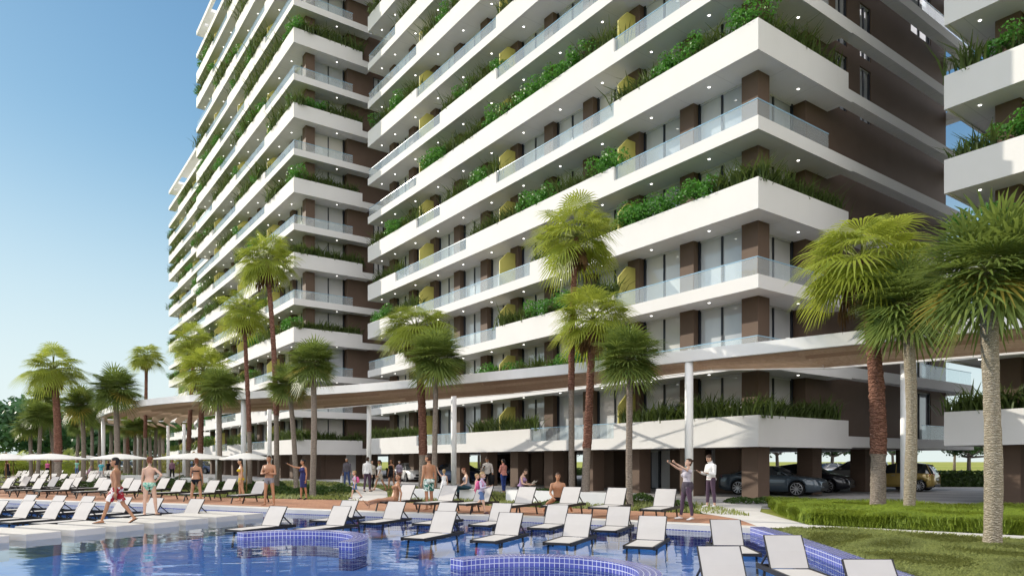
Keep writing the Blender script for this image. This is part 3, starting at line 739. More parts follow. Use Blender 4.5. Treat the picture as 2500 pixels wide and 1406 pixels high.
for j, (px, Y, ty, cr, k) in enumerate([(224,72,1022,36,'B'),(243,74,1002,34,'B'),(270,80,1030,34,'B'),(329,66,1040,38,'B'),(341,74,1032,34,'B'),(366,84,1042,30,'B'),(380,78,1030,34,'B'),(313,70,1012,34,'W'),(390,88,1048,28,'B'),(190,76,1038,34,'B'),(398,100,1052,22,'B'),(305,92,1046,26,'B')]):
    palm(k, px, Y, ty, cr, wid=8, split=2.0, label='small far fan palm in the dense grove around the pergola end', group='far palm grove')
# ---------------------------------------------------------------- planter greenery
leafmat('shrub_leaf', (.03,.12,.014), (.09,.26,.034), (.16,.42,.05), scale=4, tf=.30)
leafmat('blade_leaf', (.016,.038,.009), (.105,.15,.035), (.18,.25,.05), scale=3.4, tf=.28)
def shrub_mesh(seed, n=620):
    r = np.random.default_rng(seed); V = []; Fq = []
    lobes = [(r.normal(0,.26), r.normal(0,.16), .38 + r.uniform(-.14,.30), r.uniform(.22,.36)) for _ in range(7)]
    for i in range(n):
        lx, ly, lz, lr = lobes[i % 7]; d = r.normal(size=3); d /= np.linalg.norm(d); rr = lr*(r.uniform(.35,1.0)**.45)
        p = np.array([lx,ly,lz]) + d*rr
        if p[2] < .02: p[2] = .02 + .1*r.random()
        n_ = d + r.normal(0,.55,3); n_ /= np.linalg.norm(n_); a = np.cross(n_, r.normal(size=3)); a /= np.linalg.norm(a); b = np.cross(n_, a); s = r.uniform(.035,.06)
        k = len(V); V += [p - a*s, p + b*s*.62, p + a*s, p - b*s*.62]; Fq.append((k,k+1,k+2,k+3))
    return npmesh('planter_shrub', V, Fq, M['shrub_leaf'])
def clump_mesh(seed, n=84, spread=.42, hgt=.78):
    r = np.random.default_rng(seed); V = []; Fq = []
    for i in range(n):
        b = np.array([r.normal(0,spread*.60), r.normal(0,.11), 0]); az = r.uniform(0,6.283); ln = hgt*r.uniform(.55,1.15); out_ = r.uniform(.15,1.0)*ln
        d = np.array([math.cos(az), math.sin(az), 0]); s = np.array([-d[1], d[0], 0])*r.uniform(.020,.034)
        p1 = b + d*out_*.35 + np.array([0,0,ln*.55]); p2 = b + d*out_ + np.array([0,0,ln*r.uniform(.70,.98)])
        k = len(V); V += [b-s*.8, b+s*.8, p1+s, p1-s, p2+s*.12, p2-s*.12]; Fq += [(k,k+1,k+2,k+3),(k+3,k+2,k+4,k+5)]
    return npmesh('spiky_plant', V, Fq, M['blade_leaf'])
SHR = [shrub_mesh(s) for s in (51,52,53,54)]; CLU = [clump_mesh(s) for s in (61,62,63,64,65)]
TN = {'B':'middle tower','A':'left tower','C':'farthest tower','D':'right-edge tower'}
items = []
for cid, n, where, a0, a1, wd in PLANTS:
    if n > {'B':11,'A':15,'C':15,'D':7}[cid]: continue
    r = random.Random(hash((cid, n, round(a0,1))) % 9999 if False else int(n*131 + a0*17 + ord(cid)*7))
    a = a0 + .35; seq = []
    mode = r.random()
    while a < a1 - .25:
        p_sh = .34 if where == 'front' else .05
        if n == 0: p_sh = .03
        if r.random() < p_sh:
            for _ in range(r.choice((1,1,2,2,3))):
                if a > a1 - .3: break
                seq.append((a, 'S')); a += r.uniform(.8,1.0)
        else:
            for _ in range(r.choice((1,2,3))):
                if a > a1 - .25: break
                seq.append((a, 'G')); a += r.uniform(.58,.72)
    for k, (a, kind) in enumerate(seq):
        d_ = .42 + r.uniform(-.08,.08)
        p = wd(d_, a, zb(n)+1.10) if where == 'front' else wd(a, d_, zb(n)+1.10)
        end = 'near corner' if a0 < .9 else ('far end' if a1 > L-.5 and where == 'front' else 'middle')
        items.append((p, kind, cid, n, where, k, r.random(), p.length, a, kind))
def vis(p):   # inside the picture, roughly
    x = CX + p.x/p.y*F; y = HY - (p.z-CH)/p.y*F
    return p.y > 5 and -20 < x < 2560 and y > -90
nS = nG = 0; rest = []; ORDR = {}; _c = {}
for it in sorted(items, key=lambda q: q[8]):
    g_ = (it[2],it[3],it[4],it[1]); _c[g_] = _c.get(g_, 0) + 1; ORDR[id(it)] = NTH[_c[g_]-1]
for it in sorted(items, key=lambda q: (not vis(q[0]), q[7])):
    p, kind, cid, n, where, k, rr, dist = it[:8]; nth = ORDR[id(it)]
    if not vis(p): continue
    if (kind == 'S' and nS >= 295) or (kind == 'G' and nG >= 295): rest.append(it); continue
    me = (SHR if kind == 'S' else CLU)[int(rr*997) % (4 if kind == 'S' else 5)]
    o = link('planter_shrub' if kind == 'S' else 'spiky_plant', me, None, p, TH + math.pi/2*(where == 'front') + (rr-.5)*.6 + (math.pi if rr > .5 else 0))
    s = (1.22 if kind == 'S' else 1.02) + .36*((rr*37) % 1); o.scale = (s*1.1, s*1.05, s*((.95 if kind == 'S' else .85+.45*((rr*91) % 1)) * (1.3 if n == -1 else 1)))
    side = 'front' if where == 'front' else 'end'
    if kind == 'S':
        nS += 1; tag(o, f"round green shrub, {ORD[n]} floor {side} planter of the {TN[cid]}, {nth} shrub from the corner", 'shrub', 'shrubs in the balcony planters')
    else:
        nG += 1; tag(o, f"spiky grass clump, {ORD[n]} floor {side} planter of the {TN[cid]}, {nth} clump from the corner", 'plant', 'spiky plants in the balcony planters')
for kind, nm, srcs in (('S','far_shrubs',SHR),('G','far_spiky_plants',CLU)):
    Vs = []; Fs = []; b = 0
    for p, k_, cid, n, where, k, rr, dist, _a, _b in rest:
        if k_ != kind: continue
        me = srcs[int(rr*997) % len(srcs)]; co = np.empty(len(me.vertices)*3, np.float32); me.vertices.foreach_get('co', co); co = co.reshape(-1,3)
        a = TH + math.pi/2*(where == 'front') + rr; c_, s_ = math.cos(a), math.sin(a); co = co @ np.array([[c_,s_,0],[-s_,c_,0],[0,0,1]]) * (1.3 + .35*rr)
        li = np.empty(len(me.loops), np.int32); me.loops.foreach_get('vertex_index', li)
        Vs.append(co + np.array(p)); Fs.append(li.reshape(-1,4) + b); b += len(co)
    if Vs: tag(link('planter_greenery', npmesh(nm, np.concatenate(Vs), np.concatenate(Fs), M['shrub_leaf' if kind == 'S' else 'blade_leaf'])), 'small distant greenery along the far balcony planters', 'plants', kind='stuff')
print('plants', nS, nG, len(rest))
# ================================================================ pergola
def m_wood():
    m, nt = newmat('slat_wood'); v = coords(nt, 'Object', (1,1,1))
    n = noise(nt, coords(nt, 'Object', (.6,6,6)), 3, 5); n2 = noise(nt, v, .6, 3)
    c = mixc(nt, ramp(nt, n, .3, .7), (.60,.42,.29), (.78,.58,.43)); c = mixc(nt, ramp(nt, n2, .3, .7), mixc(nt, .3, c, (.32,.19,.12)), c); oi = node(nt, 'ShaderNodeObjectInfo'); c = mixc(nt, oi.outputs['Random'], mixc(nt, .6, c, (.26,.13,.08)), c)
    out(nt, pbr(nt, c, .65, .3))
m_wood()
PZ = 5.3
ST = [((24,9.5),(28,14)), ((19.5,14.2),(23.2,18.8)), ((14.2,19.2),(17.8,23.8)), ((9.25,23.5),(12.6,28.1)), ((6.55,25.9),(8.2,28.55)), ((2.48,29.5),(4.2,34.2)), ((-1.94,32.9),(.2,38.6)), ((-8.1,37.3),(-6,43.6)),
      ((-16.1,41.6),(-13,49.5)), ((-21.3,44.2),(-20,53)), ((-27.5,49.5),(-26,59)), ((-34.6,58.6),(-29.5,66)), ((-40.0,68),(-33,73)), ((-43,79),(-36,80))]
pg = thing('pergola', 'long curved white pergola with brown wooden slats winding past the towers', 'pergola', (0,0,0))
fb = MB(); bbm = MB()
def ribbon(mb, pts, wd_, z0, z1):
    o = offset_line(pts, wd_); n = len(pts)
    vs = [(*p,z0) for p in pts] + [(*p,z0) for p in o] + [(*p,z1) for p in pts] + [(*p,z1) for p in o]
    fs = []
    for i in range(n-1):
        fs += [(i,i+1,n+i+1,n+i),(2*n+i,3*n+i,3*n+i+1,2*n+i+1),(i,2*n+i,2*n+i+1,i+1),(n+i,n+i+1,3*n+i+1,3*n+i)]
    fs += [(0,n,3*n,2*n),(n-1,3*n-1,4*n-1,2*n-1)]
    mb.add(vs, fs)
def smooth(pts, k=4):
    o = []
    for i in range(len(pts)-1):
        p0 = Vector(pts[max(i-1,0)]); p1 = Vector(pts[i]); p2 = Vector(pts[i+1]); p3 = Vector(pts[min(i+2,len(pts)-1)])
        for j in range(k):
            t = j/k; q = .5*((2*p1) + (p2-p0)*t + (2*p0-5*p1+4*p2-p3)*t*t + (3*p1-p0-3*p2+p3)*t**3); o.append((q.x,q.y))
    return o + [tuple(pts[-1])]
FR = smooth([s[0] for s in ST]); BK1 = [s[1] for s in ST[:4]]; BK2 = smooth([s[1] for s in ST[4:]])
ribbon(fb, FR, -.18, PZ, PZ+.42); fb.build('front_beam', M['white_paint'], pg)
ribbon(bbm, smooth(BK1), .16, PZ-.02, PZ+.32); bbm.build('back_beam', M['white_paint'], pg)
b2 = MB(); ribbon(b2, BK2, .16, PZ+.02, PZ+.34); b2.build('back_beam', M['white_paint'], pg)
b3 = MB(); b3.beam((*ST[3][1],PZ+.15), (*ST[4][1],PZ+.15), .14, .3); b3.build('end_beam', M['white_paint'], pg)
BK = [s[1] for s in ST]
for i in range(len(ST)-1):
    (f0, b0), (f1, b1) = ST[i], ST[i+1]
    f0, b0, f1, b1 = map(Vector, (f0,b0,f1,b1))
    wid_ = ((b0-f0).length + (b1-f1).length)/2; n = max(3, min(8, round(wid_/.95)))
    for k in range(n):
        ta, tb = (k+.15)/n, (k+.60)/n
        a0, a1 = f0.lerp(b0,ta), f1.lerp(b1,ta); c0, c1 = f0.lerp(b0,tb), f1.lerp(b1,tb)
        m = MB(); g = .012
        za, zc = PZ+.40, PZ+.02
        vs = [(a0.x,a0.y,za),(a1.x,a1.y,za),(c1.x,c1.y,zc),(c0.x,c0.y,zc)]
        vs += [(x,y,z+.035) for x,y,z in vs]
        m.add(vs, [(3,2,1,0),(4,5,6,7),(0,1,5,4),(1,2,6,5),(2,3,7,6),(3,0,4,7)])
        m.build('slat', M['slat_wood'], pg)
    m = MB(); m.beam((f0.x,f0.y,PZ+.40), (b0.x,b0.y,PZ+.38), .12, .10); m.build('cross_beam', M['white_paint'], pg)
def post(X, Y):
    m = MB(); m.tube([(X,Y,-.1),(X,Y,PZ+.1)], .155, 16); m.build('post', M['white_paint'], pg, True)
for X, Y in [(6.6,26.1),(14.9,26.55),(-3.35,40.3),(-9.6,47.0),(-16.1,42.0),(-17.5,50.5),(-35.5,60.8),(-41,76.5),(-36.6,74.5),(-33.5,71.5),(-22.5,53.5),(20.8,17.0)]: post(X, Y)
# ================================================================ benches
def bench(pts, h, label, dep=.5):
    m = MB(); o = offset_line(pts, dep); n = len(pts)
    vs = [(*p,-.05) for p in pts] + [(*p,-.05) for p in o] + [(*p,h) for p in pts] + [(*p,h) for p in o]; fs = []
    for i in range(n-1): fs += [(2*n+i,2*n+i+1,3*n+i+1,3*n+i),(i,i+1,2*n+i+1,2*n+i),(n+i,3*n+i,3*n+i+1,n+i+1)]
    fs += [(0,2*n,3*n,n),(n-1,2*n-1,4*n-1,3*n-1)]
    m.add(vs, fs); return tag(m.build('stone_bench', M['white_paint']), label, 'bench', 'low white benches on the lawn')
bench([(-5.0,29.9),(-3.6,29.5),(-2.2,29.3),(-.95,29.2)], .43, 'low white curved bench wall carrying the seated woman in black boots')
bench([(-.25,28.3),(.9,27.2),(2.1,26.3),(3.5,25.5)], .45, 'low white curved bench wall at the foot of the tallest red palms')
bench([(-26.5,52.5),(-24.3,51.6),(-22.2,51.2)], .42, 'low white bench wall far left, behind the woman in black bikini')
bench([(-38,62),(-34,60.6),(-30.5,60.2)], .42, 'low white bench wall farthest left, by the pergola corner post')
# ================================================================ loungers
plain('sling_white', (.50,.48,.455), .8, .2, var=.03, vscale=3, bmp=.05, bscale=300)
plain('lounger_frame', (.016,.015,.016), .45, .4, var=.1)
def lounger_parts(leg):
    """foot at y=0, head end at y=1.78; rails at z=0"""
    w_, hy = .30, 1.16; top = (hy+.30, .52)
    fr = MB()
    for s in (-1,1):
        fr.beam((s*w_,-.02,.0), (s*w_,1.76,.0), .045, .075)
        fr.beam((s*w_,hy,.02), (s*w_,top[0],top[1]), .018, .026)
    fr.beam((-w_,.0,.0), (w_,.0,.0), .04, .05); fr.beam((-w_,1.72,0), (w_,1.72,0), .04, .05); fr.beam((-w_,hy,-.01), (w_,hy,-.01), .03, .03)
    fr.beam((-w_,top[0],top[1]), (w_,top[0],top[1]), .014, .014)
    sts = []
    for s in (-1,1):
        st = MB(); st.beam((s*(w_-.03),hy+.17,.28), (s*(w_-.03),1.66,.02), .022, .028); sts.append(st.mesh('support', M['lounger_frame']))
    seat = MB(); seat.box(-w_+.022,w_-.022, .02,hy-.02, .018,.030)
    bk = MB(); d = Vector((0,top[0]-hy,top[1]-.02)).normalized(); nn = Vector((0,-d.z,d.y))
    p, q = Vector((0,hy,.03)) + d*.01, Vector((0,top[0],top[1]))
    m_ = p.lerp(q,.5) - nn*(-.012)
    bk.v = []; 
    for a in (p, m_, q):
        for s in (-1,1):
            for o_ in (.006,-.006): bk.v.append(tuple(a + nn*o_ + Vector((s*(w_-.010),0,0))))
    bk.f = [(0,2,6,4),(4,6,10,8),(1,5,7,3),(5,9,11,7),(0,4,5,1),(4,8,9,5),(2,3,7,6),(6,7,11,10),(8,10,11,9),(0,1,3,2)]; bk.m = [0]*10
    legs = []
    for y, sl in ((.28,-.10),(1.42,.10)):
        for s in (-1,1):
            m = MB(); m.beam((s*w_,y,-.03), (s*w_,y+sl,-leg), .032, .042); legs.append(m.mesh('leg', M['lounger_frame']))
    return fr.mesh('frame', M['lounger_frame']), sts, seat.mesh('seat', M['sling_white']), bk.mesh('backrest', M['sling_white']), legs
LW = lounger_parts(.52); LD = lounger_parts(.30)
LNGR = []
def lounger(X, Y, head, zr, parts, label, group):
    t = thing('sun_lounger', label, 'sun lounger', (X,Y,zr), R(head)-math.pi/2, group)
    for nm, me in zip(('frame','support','seat','backrest'), parts[:4]):
        for q in (me if isinstance(me, list) else [me]): link(nm, q, t)
    for me in parts[4]: link('leg', me, t)
    LNGR.append(t); return t
g1 = 'white loungers standing in the pool'
def wl(px, py, head, label):
    X, Y = at(px, py, -.065); return lounger(X, Y, head, -.10, LW, label, g1)
wl(573,1292,64,'white lounger in the pool touching the upper left curved tile wall, left one of two')
wl(741,1291,64,'white lounger in the pool touching the upper left curved tile wall, right one of two')
wl(778,1269,66,'white lounger in the pool near its far edge, behind two by the curved wall')
wl(899,1274,67,'white lounger in the pool below the woman sunbathing on the deck')
wl(1031,1277,66,'white lounger in the pool below the man in green floral trunks, partly hidden by another')
wl(1010,1312,66.5,'front-row white lounger in the pool, leftmost, nearer than the man in green trunks')
wl(1170,1280,66,'white lounger in the pool below the girl with the pink rucksack')
wl(1181,1318,66.5,'front-row white lounger in the pool, second, nearer than the girl with rucksack')
wl(1316,1287,67,'white lounger in the pool below the man sitting on the brick deck')
wl(1361,1323,66.5,'front-row white lounger in the pool, third, at the end of the lower curved wall')
wl(1476,1293,67,'white lounger in the pool before the far edge, left of the woman taking a selfie')
wl(1560,1332,68,'front-row white lounger in the pool, fourth, directly before the woman taking a selfie')
lounger(4.22,12.75,86,-.10,LW,'lit white lounger in the pool corner beside the tiled kerb',g1)
lounger(2.93,8.3,92,-.10,LW,'shaded lounger at the bottom edge seen from the front, left of three',g1)
lounger(4.33,9.75,90,-.10,LW,'shaded lounger next to the tiled kerb with its white seat pointing at the camera',g1)
lounger(4.28,6.98,90,-.10,LW,'shaded lounger in the lower right corner over the kerb, only its backrest in view',g1)
# left group in the water, two rows
for k, X in enumerate((-16.0,-14.95,-13.85,-12.75)):
    lounger(X-.1, 18.85 - .36*(X+12.5)*.9, 66, -.10, LW, f"white lounger in shallow water left of the stepping stones, front row, {['leftmost','second','third','nearest the walking man'][k]}", g1)
for k, X in enumerate((-17.6,-16.2,-14.9,-13.3,-12.0,-10.4)):
    lounger(X-.1, 21.7 - .40*(X+12.8), 66, -.10, LW, f"white lounger in the shallow water, row along the far edge, {NTH[k]} from the left", g1)
g2 = 'white loungers on the brick deck'
EX = lambda X: np.interp(X, [p[0] for p in EDGE], [p[1] for p in EDGE])
def row(pxs, off, head, desc, sc_=1.0):
    for k, px in enumerate(pxs):
        kk = (px-CX)/F; Y = 25.0
        for _ in range(40): Y = .5*Y + .5*(float(EX(kk*Y)) + off)
        X = kk*Y
        h = R(head); lounger(X - math.cos(h)*1.3, Y - math.sin(h)*1.3, head, .30, LD, f"white lounger on the brick deck, {desc}, {NTH[k]} from the left", g2)
row((20,95,164,257,331,435,517,632), 2.9, 65, 'left row next to the pool')
row((28,62,130,185,245,310,398,560), 5.4, 65, 'left row before the hedge')
for k, (px, Y) in enumerate([(5,44),(30,43.6),(52,43.2),(75,44),(100,43),(125,43.5),(172,42.6),(182,44)]):
    lounger((px-CX)/F*Y, Y, 64, .30, LD, f"small white lounger in the back row far left, {NTH[k]} from the left", 'far back row of loungers')
for k, px in enumerate((2,16,30,45,58,72,88,96,108,155,163,172,182,190,196,212,221,229)):
    Y = 57 + (k % 3)*2.0
    lounger((px-CX)/F*Y, Y, 60, .30, LD, 'tiny distant lounger in the crowded far rows at the left', 'crowded distant loungers')
for k, (px, py, hd) in enumerate([(925,1226,58),(1030,1229,58),(1120,1231,58),(1229,1236,60),(1345,1236,60),(1462,1240,61),(1590,1245,62)]):
    X, Y = at(px, py, .3)
    X, Y = X, min(Y, float(EX(X)) + 3.3)
    w_ = ['carrying the sunbathing woman','right of the sunbathing woman','left of the girl with the rucksack','right of the girl with the rucksack','where a man sits','left of the bushy palm trunk','beside the woman taking a selfie'][k]
    X = (px-CX)/F*Y
    lounger(X, Y, hd, .30, LD, 'white lounger with black legs on the brick deck, ' + w_, g2)
# ================================================================ umbrellas
plain('canvas_white', (.66,.65,.61), .85, .15, var=.03)
plain('pole_wood', (.22,.13,.04), .6, .3, var=.15, vscale=8)
def umbrella_parts(rad):
    cn = MB(); n = 24; ring = []
    cn.v.append((0,0,.30)); 
    for j, (rr, zz) in enumerate(((.35,.22),(.7,.10),(1.0,0.0))):
        for k in range(n):
            a = 2*math.pi*k/n; sag = .012*(1-math.cos(8*a))/2
            cn.v.append((rad*rr*math.cos(a)*(1-sag*1.5*rr), rad*rr*math.sin(a)*(1-sag*1.5*rr), zz - sag*rr))
    for k in range(n): cn.f.append((0,1+k,1+(k+1)%n))
    for j in range(2):
        for k in range(n): cn.f.append((1+j*n+k, 1+(j+1)*n+k, 1+(j+1)*n+(k+1)%n, 1+j*n+(k+1)%n))
    for k in range(n):   # valance
        b = 1+2*n
        p, q = cn.v[b+k], cn.v[b+(k+1)%n]; i = len(cn.v); cn.v += [p, q, (q[0],q[1],q[2]-.055), (p[0],p[1],p[2]-.055 - .01*(k%2))]; cn.f.append((i,i+1,i+2,i+3))
    cn.m = [0]*len(cn.f)
    po = MB(); po.tube([(0,0,-1.95),(0,0,.34)], .038, 10); po.tube([(0,0,.28),(0,0,.36)], .05, 8)
    ribs = []
    for k in range(8):
        a = 2*math.pi*k/8 ; m = MB(); m.beam((0,0,.295), (rad*.99*math.cos(a),rad*.99*math.sin(a),-.012), .030, .030); ribs.append(m.mesh('rib', M['pole_wood']))
    ba = MB(); ba.tube([(0,0,-1.97),(0,0,-1.92)], .32, 16)
    return cn.mesh('canopy', M['canvas_white']), po.mesh('pole', M['pole_wood']), ribs, ba.mesh('base', M['lounger_frame'])
UM = umbrella_parts(1.9)
def umbrella(px, Y, rim_py, half, label):
    X = (px-CX)/F*Y; z = CH + (HY-rim_py)/F*Y; s = half/F*Y/1.9
    t = thing('parasol', label, 'parasol', (X,Y,z), rng.random(), 'white parasols among the loungers'); t.scale = (s,s,1)
    link('canopy', UM[0], t); link('pole', UM[1], t); link('base', UM[3], t)
    for r_ in UM[2]: link('rib', r_, t)
for u in [(124,38,1119.5,84,'white parasol second from the left in the near row, whole canopy in view'),(15,37,1120,72,'white parasol of the near row cut by the left frame edge'),(293,41,1119,70,'white parasol above the walking man in floral shorts'),
          (473,37,1118.5,94,'large white parasol above the woman in black bikini'),(602,35,1119,62,'white parasol beside the woman in yellow bikini'),(84,48,1118,52,'white parasol of the back row, behind the second near one'),
          (32,58,1119,44,'small white parasol of the back row near the left edge'),(214,56,1120,44,'small white parasol of the back row between the two grey palms'),(438,44,1119,44,'white parasol tucked behind the large one by the black bikini')]: umbrella(*u)
# ================================================================ people
def skinmat(name, c):
    m, nt = newmat(name); v = coords(nt); n = noise(nt, v, 9, 3)
    b = node(nt, 'ShaderNodeBsdfPrincipled')
    nt.links.new(mixc(nt, ramp(nt, n, .3, .7), tuple(x*.86 for x in c), c), b.inputs['Base Color'])
    b.inputs['Roughness'].default_value = .45; b.inputs['Specular IOR Level'].default_value = .35
    b.inputs['Subsurface Weight'].default_value = .08; b.inputs['Subsurface Radius'].default_value = (.02,.008,.004)
    out(nt, b.outputs[0])
for nm, c in (('skin_tan',(.40,.20,.11)),('skin_fair',(.58,.37,.27)),('skin_olive',(.46,.25,.14)),('skin_deep',(.27,.125,.065))): skinmat(nm, c)
plain('eye_dark', (.02,.015,.012), .2, .5); plain('lip', (.36,.13,.10), .5, .3)
for nm, c in (('hair_black',(.012,.009,.008)),('hair_brown',(.055,.026,.013)),('hair_red',(.23,.075,.03)),('hair_blond',(.42,.28,.13)),('hair_grey',(.32,.30,.28))):
    plain(nm, c, .5, .35, var=.3, vscale=40, bmp=.5, bscale=120)
CL = {}
def cloth(name, c, var=.1):
    if name not in CL: CL[name] = plain('cloth_'+name, c, .85, .15, var=var, vscale=14, bmp=.35, bscale=22)
    return CL[name]
def floral(name, a, b, sc_):
    m, nt = newmat('cloth_'+name); v = coords(nt)
    vo = node(nt, 'ShaderNodeTexVoronoi'); vo.inputs['Scale'].default_value = sc_
    ds = mixc(nt, .35, v, node(nt, 'ShaderNodeTexNoise').outputs[1]); nt.links.new(ds, vo.inputs[0])
    n = noise(nt, v, sc_*.8, 3)
    c = mixc(nt, ramp(nt, n, .47, .53), a, b); c = mixc(nt, ramp(nt, vo.outputs['Distance'], .16, .20), b, c)
    out(nt, pbr(nt, c, .8, .2)); CL[name] = m; return m
floral('red_floral', (.75,.72,.70), (.33,.02,.03), 9); floral('green_floral', (.02,.14,.11), (.62,.70,.66), 13); floral('mint_print', (.12,.42,.30), (.45,.62,.50), 26)
def ring_loft(secs, n=12):
    V = []; Fc = []
    for c, u, v, ru, rv in secs:
        c = np.array(c); u = np.array(u); v = np.array(v)
        for k in range(n):
            a = 2*math.pi*k/n; V.append(c + u*ru*math.cos(a) + v*rv*math.sin(a))
    m = len(secs)
    for i in range(m-1):
        for k in range(n): Fc.append((i*n+k, i*n+(k+1)%n, (i+1)*n+(k+1)%n, (i+1)*n+k))
    V.append(np.array(secs[0][0])); V.append(np.array(secs[-1][0]))
    for k in range(n): Fc.append((m*n, (k+1)%n, k)); Fc.append((m*n+1, (m-1)*n+k, (m-1)*n+(k+1)%n))
    return V, Fc
def nrm(a): a = np.array(a, float); return a/np.linalg.norm(a)
def rotx(v, a): c, s = math.cos(a), math.sin(a); return np.array([v[0], v[1]*c - v[2]*s, v[1]*s + v[2]*c])
def limb(ps, rs, n=10):
    """rounded tapering tube"""
    ps = [np.array(p, float) for p in ps]; secs = []
    d0 = nrm(ps[1]-ps[0]); d1 = nrm(ps[-1]-ps[-2])
    def fr(d):
        u = np.cross(d, [0,1,0.13]); u = u/np.linalg.norm(u); return u, np.cross(d, u)
    u, v = fr(d0)
    for t in (.9,.5): secs.append((ps[0]-d0*rs[0]*t, u, v, rs[0]*math.sqrt(1-t*t), rs[0]*math.sqrt(1-t*t)))
    for i, p in enumerate(ps):
        d = nrm(ps[min(i+1,len(ps)-1)] - ps[max(i-1,0)]); u, v = fr(d); secs.append((p, u, v, rs[i], rs[i]))
    u, v = fr(d1)
    for t in (.5,.9): secs.append((ps[-1]+d1*rs[-1]*t, u, v, rs[-1]*math.sqrt(1-t*t), rs[-1]*math.sqrt(1-t*t)))
    return ring_loft(secs, n)
def hand(wrist, d, pn, k, side, curl=.35, fist=False):
    """palm, four bent fingers and a thumb; d along the hand, pn out of the back of the hand"""
    d = nrm(d); pn = nrm(np.array(pn) - d*np.dot(pn, d)); s = np.cross(d, pn)*side; geo = []
    geo.append(ring_loft([(wrist - d*.01*k, s, pn, .026*k, .019*k), (wrist + d*.035*k, s, pn, .037*k, .016*k), (wrist + d*.085*k, s, pn, .041*k, .013*k), (wrist + d*.095*k, s, pn, .03*k, .009*k)], 8))
    for j, (o, ln) in enumerate(((-.030,.066),(-.010,.078),(.010,.073),(.029,.056))):
        b = wrist + d*.088*k + s*o*k; c1 = curl*(1.5 if fist else .55); c2 = c1 + curl*(2.6 if fist else .9); c3 = c2 + curl*(2.0 if fist else .7)
        pts = [b]
        for c, f in ((c1,.42),(c2,.33),(c3,.25)): pts.append(pts[-1] + (d*math.cos(c) - pn*math.sin(c))*ln*f*k)
        geo.append(limb(pts, [.0092*k,.0088*k,.008*k,.0068*k], 6))
    b = wrist + d*.03*k - s*.032*k; t1 = b + (d*.62 - s*.66 - pn*.35)*.034*k; t2 = t1 + (d*.85 - s*.2 - pn*.45)*.032*k
    geo.append(limb([b, t1, t2], [.0125*k,.0105*k,.0085*k], 6))
    return geo
def merge_geo(gs):
    V = []; Fc = []
    for v, f in gs: b = len(V); V += list(v); Fc += [tuple(i+b for i in q) for q in f]
    return V, Fc
def remeshed(V, Fc, vox, it=3):
    me = bpy.data.meshes.new('tmp'); me.from_pydata([tuple(x) for x in V], [], Fc); o = bpy.data.objects.new('tmp', me); sc.collection.objects.link(o)
    r_ = o.modifiers.new('r','REMESH'); r_.mode = 'VOXEL'; r_.voxel_size = vox; r_.use_smooth_shade = True
    s_ = o.modifiers.new('s','SMOOTH'); s_.factor = .5; s_.iterations = it
    dg = bpy.context.evaluated_depsgraph_get(); ev = o.evaluated_get(dg); m2 = ev.to_mesh()
    n = len(m2.vertices); co = np.empty(n*3, np.float32); m2.vertices.foreach_get('co', co); co = co.reshape(-1,3).astype(float)
    fs = [tuple(p.vertices) for p in m2.polygons]
    ev.to_mesh_clear(); bpy.data.objects.remove(o); bpy.data.meshes.remove(me)
    return co, fs
PEOPLE = []
